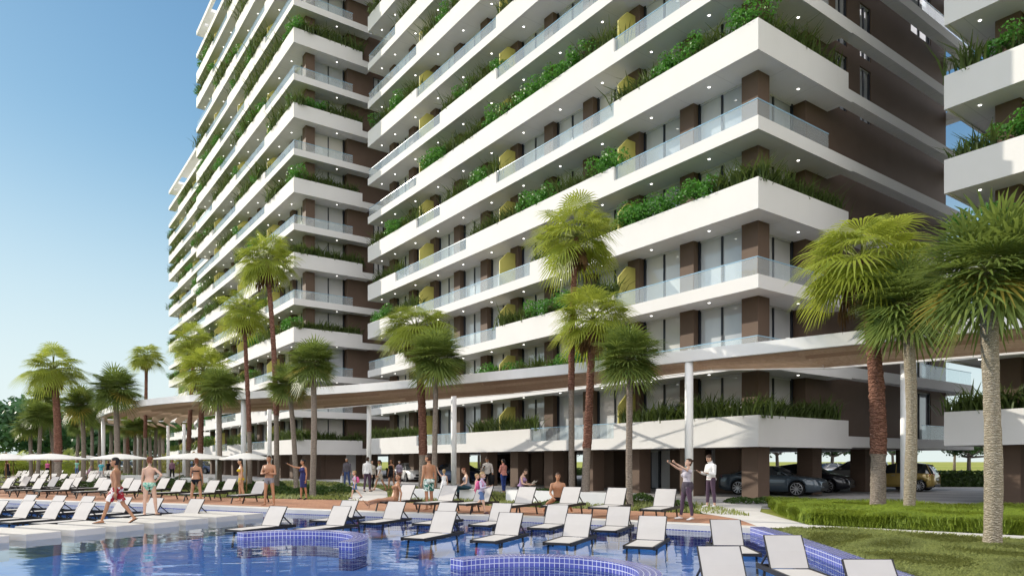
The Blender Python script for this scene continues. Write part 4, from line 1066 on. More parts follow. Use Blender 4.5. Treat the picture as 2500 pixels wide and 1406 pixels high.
def person(px, py, label, h=1.75, sex='m', face=0, skin='skin_tan', hair=('short','hair_black'), wear=(), legs=((0,0,0),(0,0,0)), arms=None, lean=0, head=(0,0),
           z=0.0, Y=None, seat=None, vox=.0135, props=(), twist=0, child=False, fist=(False,False), X=None, group=None):
    """face: direction the person looks, degrees from +X (camera is towards -90); legs: (hip flex, spread, knee bend) right, left;
    arms: ((upper dir),(fore dir)) right, left in the body frame x=right, y=front, z=up"""
    if Y is None: X, Y = at(px, py, z)
    if X is None: X = (px-CX)/F*Y
    k = h/1.75; f = sex == 'f'
    hk = 1.28 if child else 1.0
    G = []; bones = []
    P = np.zeros(3)
    up = rotx((0,0,1), -R(lean)); fw = rotx((0,1,0), -R(lean)); rt = np.array([1.,0,0])
    if twist:
        c, s = math.cos(R(twist)), math.sin(R(twist)); tw_ = lambda v: np.array([v[0]*c - v[1]*s, v[0]*s + v[1]*c, v[2]])
    else: tw_ = lambda v: v
    def T(x, y, z, tt=1.0):
        v = rt*x + fw*y + up*z; return P + (tw_(v) if tt else v)*k
    if f: prof = [(-.10,.085,.075,-.01),(-.06,.15,.105,-.015),(.0,.172,.115,-.022),(.07,.155,.105,-.012),(.16,.122,.086,.0),(.22,.122,.088,.004),(.30,.138,.112,.014),(.35,.145,.112,.014),(.41,.150,.092,0),(.455,.135,.072,-.008),(.49,.085,.058,-.012),(.52,.05,.05,-.01)]
    else: prof = [(-.10,.085,.075,-.01),(-.06,.145,.10,-.012),(.0,.162,.108,-.015),(.08,.152,.102,-.005),(.16,.146,.096,.002),(.24,.156,.106,.008),(.33,.178,.120,.012),(.40,.188,.112,.004),(.45,.172,.086,-.006),(.485,.11,.066,-.012),(.515,.062,.056,-.012)]
    G.append(ring_loft([(T(0,y,zz), tw_(rt), tw_(fw), rx*k, ry*k) for zz,rx,ry,y in prof], 18))
    if f:
        for s in (-1,1): G.append(limb([T(s*.068,.075,.335), T(s*.072,.102,.318)], [.062*k,.052*k], 10))
    for s in (-1,1): G.append(limb([T(s*.075,-.065,-.03,0), T(s*.072,-.055,.03,0)], [.082*k,.075*k], 10))
    bones.append(('torso', T(0,0,-.10), T(0,0,.50)))
    # head
    nk = T(0,-.012,.47); yaw, pit = head
    hu = rotx((0,0,1), -R(lean + pit)*.9); hf = rotx((0,1,0), -R(lean*.6 + pit))
    c, s = math.cos(R(yaw)), math.sin(R(yaw)); rz_ = lambda v: np.array([v[0]*c - v[1]*s, v[0]*s + v[1]*c, v[2]])
    hu, hf = tw_(rz_(hu)), tw_(rz_(hf)); hf = nrm(hf - hu*np.dot(hf,hu)); hr = np.cross(hf, hu)
    H = T(0,0,.575) + hu*.115*k*hk + hf*.022*k
    q = k*hk*(.96 if f else 1.0)
    HH = lambda x,y,zz: H + (hr*x + hf*y + hu*zz)*q
    G.append(limb([nk, T(0,.0,.55), HH(0,-.03,-.06)], [.056*k*(.86 if f else 1), .05*k*(.86 if f else 1), .052*k], 10))
    G.append(ring_loft([(HH(0,y,zz), hr, hf, rx*q, ry*q) for zz,rx,ry,y in ((-.118,.018,.016,.062),(-.108,.036,.036,.052),(-.085,.050,.060,.030),(-.055,.060,.078,.012),(-.02,.069,.090,.004),(.02,.074,.096,0),(.055,.075,.096,-.004),(.085,.066,.084,-.008),(.108,.045,.058,-.010),(.118,.02,.026,-.01))], 14))
    G.append(limb([HH(0,.086,.012), HH(0,.112,-.030)], [.010*q,.015*q], 8))                 # nose
    G.append(ring_loft([(HH(0,.084,-.062), hr, hu, .022*q,.012*q),(HH(0,.094,-.062), hr, hu, .020*q,.009*q)], 8))   # mouth
    for s_ in (-1,1): G.append(ring_loft([(HH(s_*.068,-.008,-.012), hf, hu, .018*q,.030*q),(HH(s_*.086,-.014,-.010), hf, hu, .018*q,.030*q)], 8))
    bones.append(('neck', nk, HH(0,-.02,-.09))); bones.append(('head', HH(0,0,-.05), HH(0,0,.07)))
    # legs
    lowest = 9; feet = []
    for s_, (hip, ab, kn) in zip((1,-1), legs):
        hp = P + np.array([s_*.092, -.005, -.035])*k
        d = np.array([s_*math.sin(R(ab)), math.sin(R(hip))*math.cos(R(ab)), -math.cos(R(hip))*math.cos(R(ab))])
        kp = hp + d*.425*k
        a2 = R(hip - kn); d2 = np.array([s_*math.sin(R(ab))*.6, math.sin(a2), -math.cos(a2)]); d2 = nrm(d2)
        an = kp + d2*.42*k
        tr_ = .084 if f else .082
        bk = nrm(np.cross(d2, rt)) if abs(np.dot(d2, rt)) < .9 else np.array([0,-1.,0])
        bk = bk if np.dot(bk, [0,-1,.2]) > 0 else -bk
        G.append(limb([hp, hp+d*.12*k, hp+d*.26*k, kp], [tr_*k, (tr_-.004)*k, .066*k, .053*k], 12))
        G.append(limb([kp, kp+d2*.10*k + bk*.012*k, kp+d2*.22*k + bk*.008*k, an], [.053*k,.055*k,.045*k,.034*k], 12))
        fa = np.array([s_*.16, 1.0, 0]) if abs(hip-kn) < 50 else nrm(np.cross(rt, d2))*1.0
        if abs(hip-kn) < 50: fd = nrm(np.array([s_*.16, math.cos(a2*.5), math.sin(min(a2,.0))*.9]))
        else: fd = nrm(-bk + d2*.35)
        fu = nrm(np.cross(np.cross(fd, [0,0,1]) if abs(fd[2]) < .95 else rt, fd)); fs_ = np.cross(fd, fu)
        he = an - fd*.035*k - fu*.045*k
        G.append(ring_loft([(he - fd*.02*k, fs_, fu, .024*k,.022*k),(he + fd*.02*k + fu*.014*k, fs_, fu, .034*k,.038*k),(he + fd*.09*k + fu*.004*k, fs_, fu, .040*k,.030*k),(he + fd*.16*k - fu*.010*k, fs_, fu, .046*k,.018*k),(he + fd*.215*k - fu*.014*k, fs_, fu, .038*k,.013*k),(he + fd*.235*k - fu*.014*k, fs_, fu, .018*k,.008*k)], 10))
        n_ = 'R' if s_ == 1 else 'L'
        bones += [('thigh'+n_, hp, kp), ('calf'+n_, kp, an), ('foot'+n_, an - fu*.05*k, he + fd*.2*k)]
        lowest = min(lowest, (he - fu*.022*k)[2], (he + fd*.2*k - fu*.03*k)[2]); feet.append((he, fd, fu, fs_))
    # arms
    if arms is None: arms = (((.12,-.04,-1),(.10,.18,-1)), ((-.12,-.04,-1),(-.10,.18,-1)))
    hands = []; fine = []
    for s_, (ua, fa), fi in zip((1,-1), arms, fist):
        sw_ = .158 if f else .188
        sh = T(s_*sw_, -.008, .43); B = lambda v: tw_(rt*v[0] + fw*v[1] + up*v[2])
        u_, a_ = nrm(B(ua)), nrm(B(fa)); el = sh + u_*.285*k; wr = el + a_*.25*k; ar = .86 if f else 1.0
        G.append(limb([T(s_*sw_*.72,-.008,.435), sh, sh+u_*.11*k, el], [.055*k*ar, .056*k*ar, .050*k*ar, .038*k*ar], 10))
        G.append(limb([el, el+a_*.07*k, wr], [.039*k*ar, .041*k*ar, .026*k*ar], 10))
        side_ax = np.cross(a_, [0,0,1.]); 
        pn = np.cross(a_, side_ax) if abs(a_[2]) < .8 else B((s_,0,0))
        fine += hand(wr + a_*.012*k, a_, pn, k*.97, s_, .42, fi)
        n_ = 'R' if s_ == 1 else 'L'; bones += [('uarm'+n_, sh, el), ('farm'+n_, el, wr)]; hands.append((wr + a_*.10*k, a_, pn))
    V, Fc = merge_geo(G)
    co, fs = remeshed(V, Fc, vox*max(k,.8))
    # which bone each face belongs to
    cen = np.array([co[list(q_)].mean(0) for q_ in fs])
    best = np.full(len(cen), 1e9); who = np.zeros(len(cen), int); tt = np.zeros(len(cen))
    rad = {'torso':.13,'neck':.05,'head':.09,'thigh':.075,'calf':.05,'foot':.04,'uarm':.048,'farm':.035}
    for i, (n_, a, b) in enumerate(bones):
        ab_ = b-a; t = np.clip(((cen-a)@ab_)/(ab_@ab_), 0, 1); dd = np.linalg.norm(cen - (a + t[:,None]*ab_), axis=1)/rad[n_.rstrip('RL')]
        u = dd < best; best[u] = dd[u]; who[u] = i; tt[u] = t[u]
    names = [b[0] for b in bones]; nv = len(co)
    # vertex normals
    N = np.zeros_like(co)
    for q_ in fs:
        a, b, c_ = co[q_[0]], co[q_[1]], co[q_[2]]; nn = np.cross(b-a, c_-a); N[list(q_)] += nn
    N /= np.maximum(np.linalg.norm(N, axis=1), 1e-9)[:,None]
    hl = (cen - H)/q; hx, hy, hz = hl@hr, hl@hf, hl@hu
    mi = np.zeros(len(fs), int)
    ishead = np.array([names[w_] in ('head','neck') for w_ in who])
    mi[ishead & (hy > .06) & (np.abs(hz - .018) < .011) & (np.abs(np.abs(hx)-.031) < .013)] = 1
    mi[ishead & (hy > .07) & (np.abs(hz + .062) < .010) & (np.abs(hx) < .022)] = 2
    # assemble body with hands
    fv, ff = merge_geo(fine); shift = np.zeros(3)
    if seat is None: shift[2] = -lowest
    else: shift[2] = seat - (-.115*k)
    ang = R(face) - math.pi/2
    allv = np.concatenate([co, np.array(fv)]) + shift
    allf = list(fs) + [tuple(i+nv for i in q_) for q_ in ff]
    me = bpy.data.meshes.new('person'); me.from_pydata(allv.tolist(), [], allf)
    for m_ in (M[skin], M['eye_dark'], M['lip']): me.materials.append(m_)
    me.polygons.foreach_set('material_index', list(mi) + [0]*len(ff)); me.polygons.foreach_set('use_smooth', [True]*len(allf)); me.update()
    o = link('person', me, None, (X, Y, z), ang); tag(o, label, 'person', group)
    PEOPLE.append(o)
    def sub(name, sel, off, mat, flare=0):
        """a garment: the body faces sel, pushed out along the normals; flare grows with distance down the limb"""
        idx = np.nonzero(sel)[0]
        if len(idx) == 0: return None
        us = sorted({v for i in idx for v in fs[i]}); mp_ = {v: j for j, v in enumerate(us)}
        vt = np.zeros(nv); cnt = np.zeros(nv)
        for i in idx:
            for v in fs[i]: vt[v] += tt[i]; cnt[v] += 1
        vt = vt/np.maximum(cnt,1)
        vv = np.array([co[v] + N[v]*(off + flare*vt[v]) for v in us]) + shift
        m_ = bpy.data.meshes.new(name); m_.from_pydata(vv.tolist(), [], [tuple(mp_[v] for v in fs[i]) for i in idx]); m_.materials.append(mat)
        m_.polygons.foreach_set('use_smooth', [True]*len(idx)); m_.update(); return link(name, m_, o)
    def reg(spec):
        s_ = np.zeros(len(fs), bool)
        for n_, t0, t1 in spec:
            for i, b in enumerate(names):
                if b == n_ or b.rstrip('RL') == n_: s_ |= (who == i) & (tt >= t0-1e-6) & (tt <= t1+1e-6)
        return s_
    for w_ in wear:
        nm, spec, off, mat = w_[:4]; flare = w_[4] if len(w_) > 4 else 0
        if spec is None:
            z0, z1, r0, r1 = off; secs = []; mid = np.mean([bones[[b[0] for b in bones].index(n_)][2] for n_ in ('thighR','thighL')], axis=0)
            for j in range(6):
                t = j/5; c_ = P + (mid-P)*max(0,(t*(z0-z1) - z0))/.46 if False else P + np.array([0, (mid-P)[1]*max(0,-(z0+(z1-z0)*t))/.46*.9, (z0+(z1-z0)*t)*k])
                secs.append((c_, rt, np.array([0,1.,0]), (r0+(r1-r0)*t)*k, (r0*.72+(r1*.78-r0*.72)*t)*k))
            v_, f_ = ring_loft(secs, 20); f_ = f_[:5*20]
            g = MB(); g.add([tuple(x+shift) for x in v_[:-2]], f_); g.build(nm, mat, o, True); continue
        s_ = reg(spec)
        if nm in ('bikini_top','bikini_bottom') and f:
            pass
        sub(nm, s_, off*k, mat, flare*k)
    # bikinis by height on the torso
    hs, hm = hair; hmat = M[hm]
    cap = ishead & (hz > -.075) & ((hz > .062) | ((hy < .045) & (hz > .035)) | ((hy < -.005) & (np.abs(hx) < .066)) | ((hy < -.03)))
    if hs != 'bald': sub('hair', cap, {'short':.011,'crop':.006}.get(hs, .016)*q, hmat)
    ex = []
    if hs == 'bun': ex.append(limb([HH(0,-.088,.075), HH(0,-.112,.09)], [.036*q,.034*q], 10))
    if hs == 'long':
        secs = [(HH(0,-.060,.06), hr, hf, .062*q,.042*q),(HH(0,-.075,-.04), hr, hf, .072*q,.036*q)] 
        dn = np.array([0,0,-1.])
        b_ = HH(0,-.085,-.10); secs += [(b_, tw_(rt), tw_(fw), .075*q,.030*q), (b_ + dn*.12*q - tw_(fw)*.012*q, tw_(rt), tw_(fw), .07*q,.026*q), (b_ + dn*.22*q - tw_(fw)*.01*q, tw_(rt), tw_(fw), .04*q,.018*q)]
        ex.append(ring_loft(secs, 12))
    if hs == 'pony': ex.append(limb([HH(0,-.095,.05), HH(0,-.135,.0), HH(0,-.128,-.12), HH(0,-.118,-.2)], [.026*q,.03*q,.026*q,.012*q], 8))
    if ex:
        v_, f_ = merge_geo(ex); g = MB(); g.add([tuple(x+shift) for x in v_], f_); g.build('hair_tail' if hs != 'bun' else 'hair_bun', hmat, o, True)
    info = dict(o=o, T=lambda x,y,zz: T(x,y,zz)+shift, hands=[(a+shift,b,c_) for a,b,c_ in hands], feet=[(a+shift,b,c_,d_) for a,b,c_,d_ in feet], k=k, HH=lambda x,y,zz: HH(x,y,zz)+shift, M=Matrix.Translation((X,Y,z)) @ Matrix.Rotation(ang,4,'Z'))
    return info
def worn(info, name, mb, mat, smooth=True): return mb.build(name, mat, info['o'], smooth)
def held(info, name, mb, mat, label, cat, smooth=False):
    o = mb.build(name, mat, None, smooth); o.matrix_world = info['M']; o.location = info['M'].to_translation(); o.rotation_euler = info['M'].to_euler(); return tag(o, label, cat)
TS = [('torso',.05,.97),('uarm',0,.55)]; SHIRT = [('torso',.10,1),('uarm',0,1),('farm',0,.9)]; TANK = [('torso',.10,.88)]
PANTS = [('torso',0,.22),('thigh',0,1),('calf',0,.92)]; SHORTS = [('torso',0,.22),('thigh',0,.75)]; TRUNK = [('torso',0,.20),('thigh',0,.28)]; BRIEF = [('torso',0,.17),('thigh',0,.06)]
LEGG = [('torso',0,.22),('thigh',0,1),('calf',0,.9)]; SHOE = [('foot',0,1)]; BOOT_ = [('calf',.35,1),('foot',0,1)]
BRA = [('torso',.63,.78)]
def W(nm, spec, off, c, flare=0): return (nm, spec, off, c, flare)
HANG = (((.16,-.06,-1),(.10,.20,-1)), ((-.16,-.06,-1),(-.10,.20,-1)))
white = cloth('white',(.74,.74,.74)); black = cloth('black',(.015,.015,.018)); navy = cloth('navy',(.03,.035,.12)); jeans = cloth('jeans',(.05,.08,.19)); plum = cloth('plum',(.085,.055,.085)); greyc = cloth('grey',(.24,.23,.25))
# --- on the stepping stones and the deck edge
i_ = person(283,1277,'man walking across the stepping stones in red and white floral shorts and flip-flops',1.72,'m',190,'skin_tan',('short','hair_black'),
       [W('shorts',SHORTS,.012,CL['red_floral'],.035)], legs=((-20,2,16),(24,2,6)), arms=(((.12,.30,-1),(.0,.55,-1)),((-.14,-.26,-1),(-.08,.02,-1))), z=.004, head=(8,0), vox=.0115)
def sandal(info, mat):
    g = MB()
    for he, fd, fu, fs_ in info['feet']:
        v_, f_ = ring_loft([(he + fd*t - fu*.030*info['k'], fs_, fu, r_*info['k'], .007) for t, r_ in ((-.05,.02),(0,.038),(.09,.042),(.17,.048),(.235,.036),(.255,.012))], 10); g.add([tuple(x) for x in v_], f_)
        for sgn in (-1,1): g.tube([he + fd*.17*info['k'] + fu*.012, he + fd*.10*info['k'] + fs_*sgn*.045*info['k'] - fu*.018], .007, 6)
    worn(info, 'sandals', g, mat)
sandal(i_, M['cloth_black'])
person(365,1257,'woman seen from behind in mint bikini bottom, bare back, hand on her hip, red-blond bun',1.72,'f',100,'skin_fair',('bun','hair_red'),
       [W('bikini_bottom',[('torso',.0,.22),('thigh',0,.10)],.006,CL['mint_print'])], legs=((6,7,4),(-3,3,0)), arms=(((.75,-.30,-.62),(-.62,.35,-.62)),((-.15,-.02,-1),(-.06,.15,-1))), head=(-10,0), z=.004, vox=.0115)
person(479,1231,'woman in black bikini seen from behind, red hair pinned up, on the brick deck',1.70,'f',92,'skin_tan',('bun','hair_red'),
       [W('bikini_bottom',BRIEF,.006,black),W('bikini_top',[('torso',.66,.74)],.006,black)], legs=((4,7,2),(-5,6,3)), arms=(((.20,.10,-1),(-.10,.5,-.8)),((-.20,.10,-1),(.10,.5,-.8))), vox=.012)
person(588,1224,'woman in yellow bikini with long black hair seen from the side, facing left',1.68,'f',205,'skin_olive',('long','hair_black'),
       [W('bikini_bottom',BRIEF,.006,cloth('yellow',(.55,.42,.02))),W('bikini_top',BRA,.006,cloth('yellow',(.55,.42,.02)))], legs=((5,2,4),(-6,2,4)), arms=HANG, vox=.012)
person(657,1233,'bare-chested man with folded arms in grey swim trunks facing the pool',1.80,'m',-98,'skin_tan',('crop','hair_brown'),
       [W('swim_trunks',TRUNK,.008,greyc)], legs=((3,5,3),(-2,6,0)), arms=(((.28,.22,-1),(-.95,.42,.16)),((-.28,.22,-1),(.95,.42,.05))), vox=.012)
i_ = person(740,1219,'woman in navy sleeveless dress holding up a phone for a selfie',1.66,'f',-120,'skin_tan',('bun','hair_black'),
       [W('dress',[('torso',.0,.92)],.010,navy),W('skirt',None,(.04,-.42,.185,.165),navy),W('shoes',SHOE,.006,black)], legs=((3,1,2),(-4,1,4)), arms=(((.85,.35,.12),(.88,.30,.38)),((-.16,.0,-1),(-.02,.16,-1))), head=(-30,-6), vox=.0125)
def phone(info, which, label):
    p, d, pn = info['hands'][which]; g = MB(); u = nrm(np.array(d)); p = np.array(p) + u*.03
    side = np.cross(u, pn); g.beam(tuple(p - u*.01), tuple(p + u*.125), .072, .009, 0, tuple(pn)); held(info, 'phone', g, M['lounger_frame'], label, 'phone')
phone(i_, 0, 'dark phone held at arm length by the woman in navy dress')
# --- strollers on the path behind
i_ = person(847,1186,'man in dark grey shirt and jeans carrying a white shopping bag',1.78,'m',-100,'skin_tan',('short','hair_grey'),
       [W('shirt',SHIRT,.016,cloth('slate',(.12,.11,.13))),W('jeans',PANTS,.014,jeans),W('shoes',SHOE,.008,black)], legs=((8,3,4),(-6,3,6)), Y=44, vox=.016)
g = MB(); p = np.array(i_['hands'][0][0]); g.add([tuple(p+np.array(q)) for q in ((-.02,-.17,-.5),(.10,-.17,-.5),(.10,.17,-.5),(-.02,.17,-.5),(.01,-.15,-.1),(.07,-.15,-.1),(.07,.15,-.1),(.01,.15,-.1))], [(0,3,2,1),(0,1,5,4),(1,2,6,5),(2,3,7,6),(3,0,4,7)])
g.tube([p+np.array((.04,-.1,-.1)), p+np.array((.04,0,.0)), p+np.array((.04,.1,-.1))], .008, 5)
held(i_, 'shopping_bag', g, CL['white'], 'white shopping bag carried by the man in dark grey shirt', 'bag')
def rucksack(info, mat, name='rucksack'):
    T = info['T']; k = info['k']; g = MB(); up_ = nrm(np.array(T(0,0,.4)) - np.array(T(0,0,0)))
    v_, f_ = ring_loft([(T(0,-.17,.10), (1,0,0), (0,1,0), .07*k,.04*k),(T(0,-.20,.12), (1,0,0), (0,1,0), .15*k,.10*k),(T(0,-.20,.28), (1,0,0), (0,1,0), .16*k,.11*k),(T(0,-.18,.42), (1,0,0), (0,1,0), .13*k,.085*k),(T(0,-.17,.48), (1,0,0), (0,1,0), .07*k,.05*k)], 12)
    g.add([tuple(x) for x in v_], f_)
    for s in (-1,1): g.tube([T(s*.09,-.12,.44), T(s*.12,.02,.49), T(s*.12,.12,.36), T(s*.14,.06,.18), T(s*.10,-.12,.14)], .018*k, 6)
    held(info, name, g, mat, info['bag'], 'bag', True)
pink = cloth('pink',(.62,.13,.28)); lav = cloth('lavender',(.50,.46,.60)); denim = cloth('denim',(.10,.16,.32))
i_ = person(866,1217,'girl with pink rucksack and denim shorts walking left, nearest the woman in navy dress',1.18,'f',195,'skin_fair',('short','hair_blond'),
       [W('shirt',TS,.012,lav),W('shorts',SHORTS,.012,denim),W('shoes',SHOE,.008,plum)], legs=((18,2,8),(-18,2,22)), child=True, vox=.013); i_['bag'] = 'pink rucksack on the girl walking left'; rucksack(i_, pink)
person(897,1203,'man seen from behind in white shirt and dark plum trousers on the pale path',1.80,'m',70,'skin_fair',('short','hair_brown'),
       [W('shirt',SHIRT,.016,white),W('trousers',PANTS,.013,plum),W('shoes',SHOE,.008,black)], legs=((5,2,3),(-6,2,4)), Y=37, vox=.015)
person(908,1196,'woman with dark hair and light blouse partly hidden behind the man in white shirt',1.66,'f',-60,'skin_fair',('long','hair_black'),
       [W('blouse',SHIRT,.014,cloth('cream',(.62,.57,.50))),W('trousers',PANTS,.012,black)], legs=((10,2,4),(-12,2,6)), Y=39.5, vox=.017)
person(927,1199,'woman in white T-shirt and pale shorts striding along the path, dark hair tied back',1.68,'f',215,'skin_tan',('pony','hair_black'),
       [W('t_shirt',TS,.013,white),W('shorts',[('torso',0,.22),('thigh',0,.62)],.012,cloth('sand',(.45,.40,.33)))], legs=((22,2,6),(-18,2,10)), arms=(((.14,-.3,-1),(.1,.1,-1)),((-.14,.3,-1),(-.1,.6,-1))), Y=38, vox=.015)
person(955,1188,'woman in black top and black shorts with long dark hair on the path',1.72,'f',-115,'skin_tan',('long','hair_brown'),
       [W('top',TANK,.010,black),W('shorts',[('torso',0,.22),('thigh',0,.55)],.011,black)], legs=((8,2,5),(-10,2,6)), Y=40, vox=.016)
person(975,1176,'old woman in grey-lilac jacket next to the white sedan',1.62,'f',-70,'skin_fair',('short','hair_grey'),
       [W('jacket',SHIRT,.022,cloth('lilac_grey',(.30,.26,.33)),.0),W('trousers',PANTS,.016,cloth('wine',(.22,.11,.11)))], legs=((10,2,6),(-10,2,10)), Y=49, vox=.018)
# sunbathing woman on the lounger
person(945,1216,'sunbathing woman in tan bikini on a deck lounger, propped on one arm, legs stretched',1.70,'f',196,'skin_tan',('bun','hair_brown'),
       [W('bikini_bottom',BRIEF,.006,cloth('tan',(.34,.17,.09))),W('bikini_top',BRA,.006,cloth('tan',(.34,.17,.09)))], legs=((84,3,10),(87,4,4)), arms=(((.16,-.45,-.9),(.05,-.12,-1)),((-.25,-.55,-.8),(-.05,-.10,-1))), lean=-14, head=(35,4), seat=.34, Y=22.2, X=(962-CX)/F*22.2, vox=.0125)
person(1047,1244,'bare-backed man in green floral trunks standing at the pool edge',1.80,'m',128,'skin_tan',('short','hair_brown'),
       [W('swim_shorts',SHORTS,.012,CL['green_floral'],.022)], legs=((4,2,2),(-3,2,3)), arms=HANG, head=(32,0), vox=.012)
person(1084,1215,'little girl in white dress pointing upwards with one arm',1.20,'f',100,'skin_fair',('short','hair_blond'),
       [W('dress',[('torso',.0,.92)],.012,white),W('skirt',None,(.05,-.34,.17,.25),white)], legs=((5,2,2),(-4,2,2)), arms=(((.16,-.05,-1),(.1,.2,-1)),((-.55,.20,.75),(-.35,.15,.95))), child=True, Y=30.5, X=(1084-CX)/F*30.5, vox=.014)
person(1131,1219,'seated woman on white bench in grey top, dark jeans and black boots, legs crossed',1.72,'f',196,'skin_fair',('short','hair_red'),
       [W('top',TANK,.012,cloth('steel',(.22,.23,.28))),W('jeans',PANTS,.011,cloth('teal_jeans',(.025,.06,.085))),W('boots',BOOT_,.012,black)], legs=((82,-2,84),(96,-10,52)), arms=(((.15,.3,-.9),(-.55,.75,-.25)),((-.15,.3,-.9),(.45,.85,-.2))), lean=10, head=(0,14), seat=.45, Y=29.1, X=(1142-CX)/F*29.1, vox=.013)
i_ = person(1177,1252,'girl with blond hair, lavender top and denim shorts walking right with a big pink rucksack',1.24,'f',-20,'skin_fair',('short','hair_blond'),
       [W('shirt',SHIRT,.012,lav),W('shorts',SHORTS,.012,denim),W('shoes',SHOE,.008,plum)], legs=((16,2,6),(-20,2,34)), arms=(((.3,.25,-.9),(-.2,.7,.2)),((-.3,.25,-.9),(.2,.7,.2))), child=True, vox=.0125); i_['bag'] = 'big pink rucksack on the girl walking right'; rucksack(i_, pink)
person(1165,1240,'small child in pink close behind the girl with the big rucksack',1.12,'f',-10,'skin_fair',('short','hair_blond'),
       [W('shirt',TS,.012,cloth('rose',(.60,.36,.36))),W('shorts',SHORTS,.012,pink),W('shoes',SHOE,.008,plum)], legs=((10,2,6),(-12,2,12)), arms=(((.3,.2,-.9),(.2,.7,-.2)),((-.45,.1,-.6),(-.5,.6,.3))), child=True, Y=24.8, X=(1164-CX)/F*24.8, vox=.0125)
i_ = person(1190,1197,'bearded man in white shirt and black trousers looking at his phone beside a column',1.80,'m',-105,'skin_tan',('short','hair_brown'),
       [W('shirt',SHIRT,.016,cloth('ivory',(.58,.54,.50))),W('trousers',PANTS,.014,black),W('shoes',SHOE,.01,black),], legs=((2,3,2),(-3,4,3)), arms=(((.18,.15,-1),(-.45,.75,.45)),((-.25,.0,-1),(-.2,.55,-.5))), head=(0,24), Y=36.5, vox=.015); phone(i_, 0, 'phone in the hand of the man by the column')
g = MB(); v_, f_ = ring_loft([(np.array(i_['hands'][1][0]) + np.array((0,0,z_)), (1,0,0), (0,1,0), r_, r_*.6) for z_, r_ in ((.02,.03),(-.02,.10),(-.25,.11),(-.5,.08),(-.52,.02))], 10); g.add([tuple(x) for x in v_], f_); held(i_, 'jacket', g, black, 'black jacket hanging over the forearm of the man by the column', 'jacket', True)
person(1229,1201,'woman in salmon pink sweater and blue jeans with a long dark ponytail, seen from behind',1.70,'f',135,'skin_tan',('pony','hair_black'),
       [W('sweater',SHIRT,.022,cloth('salmon',(.56,.24,.20))),W('jeans',PANTS,.011,cloth('blue_jeans',(.03,.055,.20))),W('shoes',SHOE,.01,white)], legs=((4,2,3),(-5,2,3)), arms=(((.20,.2,-1),(-.75,.6,.15)),((-.2,.2,-1),(.7,.6,.1))), Y=35.5, vox=.015)
person(1272,1178,'far person in pale green T-shirt and jeans in front of the red car',1.72,'m',-80,'skin_tan',('short','hair_grey'),
       [W('t_shirt',TS,.015,cloth('sage',(.36,.42,.38))),W('jeans',PANTS,.014,jeans)], legs=((4,3,3),(-4,3,3)), arms=(((.2,.1,-1),(-.3,.6,.6)),((-.2,.1,-1),(.3,.6,.6))), Y=55, vox=.02)
i_ = person(1277,1222,'woman in lilac sleeveless top reading a magazine on the low bench',1.70,'f',-25,'skin_fair',('short','hair_brown'),
       [W('top',TANK,.012,cloth('lilac',(.36,.24,.40))),W('trousers',PANTS,.012,black)], legs=((80,4,76),(84,4,70)), arms=(((.2,.45,-.85),(-.1,.95,.05)),((-.2,.45,-.85),(.1,.95,.05))), lean=12, head=(0,26), seat=.46, Y=28.1, X=(1272-CX)/F*28.1, vox=.0135)
g = MB(); a, b = np.array(i_['hands'][0][0]), np.array(i_['hands'][1][0]); c_ = (a+b)/2 + np.array((0,.05,.02)); g.add([tuple(c_+np.array(q)) for q in ((-.17,-.02,.06),(-.17,.12,.17),(0,-.03,.0),(0,.13,.10),(.17,-.02,.06),(.17,.12,.17))], [(0,2,3,1),(2,4,5,3)]); held(i_, 'magazine', g, CL['cream'], 'open magazine held by the woman on the low bench', 'magazine')
person(1363,1228,'bare-chested man sitting cross-legged on the front edge of a deck lounger',1.74,'m',-92,'skin_tan',('crop','hair_brown'),
       [W('swim_trunks',TRUNK,.008,black)], legs=((72,32,120),(72,32,120)), arms=(((.22,.10,-1),(-.40,.75,-.55)),((-.22,.10,-1),(.40,.75,-.55))), lean=2, head=(6,0), seat=.33, Y=22.4, X=(1362-CX)/F*22.4, vox=.0125)
# the two at the path on the right
i_ = person(1676,1268,'woman in grey T-shirt and leggings taking a selfie, jacket tied round her hips',1.66,'f',196,'skin_fair',('bun','hair_brown'),
       [W('t_shirt',[('torso',.08,.97),('uarm',0,.42)],.014,cloth('mauve_grey',(.46,.43,.47))),W('leggings',LEGG,.007,plum),W('shoes',SHOE,.010,white)], legs=((10,3,4),(-7,3,0)), arms=(((.10,.98,.30),(-.10,.95,.42)),((-.05,.98,.30),(.12,.95,.42))), lean=-6, head=(-4,-12), fist=(True,True), vox=.0112)
T = i_['T']; g = MB(); v_, f_ = ring_loft([(T(0,-.02,.14), (1,0,0), (0,1,0), .150,.120),(T(0,-.03,.06), (1,0,0), (0,1,0), .19,.15),(T(.02,-.05,-.06), (1,0,0), (0,1,0), .195,.16),(T(.06,-.06,-.18), (1,0,0), (0,1,0), .155,.13),(T(.09,-.05,-.27), (1,0,0), (0,1,0), .08,.08)], 16); g.add([tuple(x) for x in v_], f_[:4*16]); worn(i_, 'tied_jacket', g, cloth('charcoal',(.075,.062,.08), .2))
p_ = (np.array(i_['hands'][0][0]) + np.array(i_['hands'][1][0]))/2; g = MB(); g.beam(tuple(p_ + np.array((-.07,.03,.02))), tuple(p_ + np.array((.07,.03,.02))), .009, .07, 0, (0,0,1)); held(i_, 'phone', g, M['lounger_frame'], 'phone raised in both hands of the woman in leggings', 'phone')
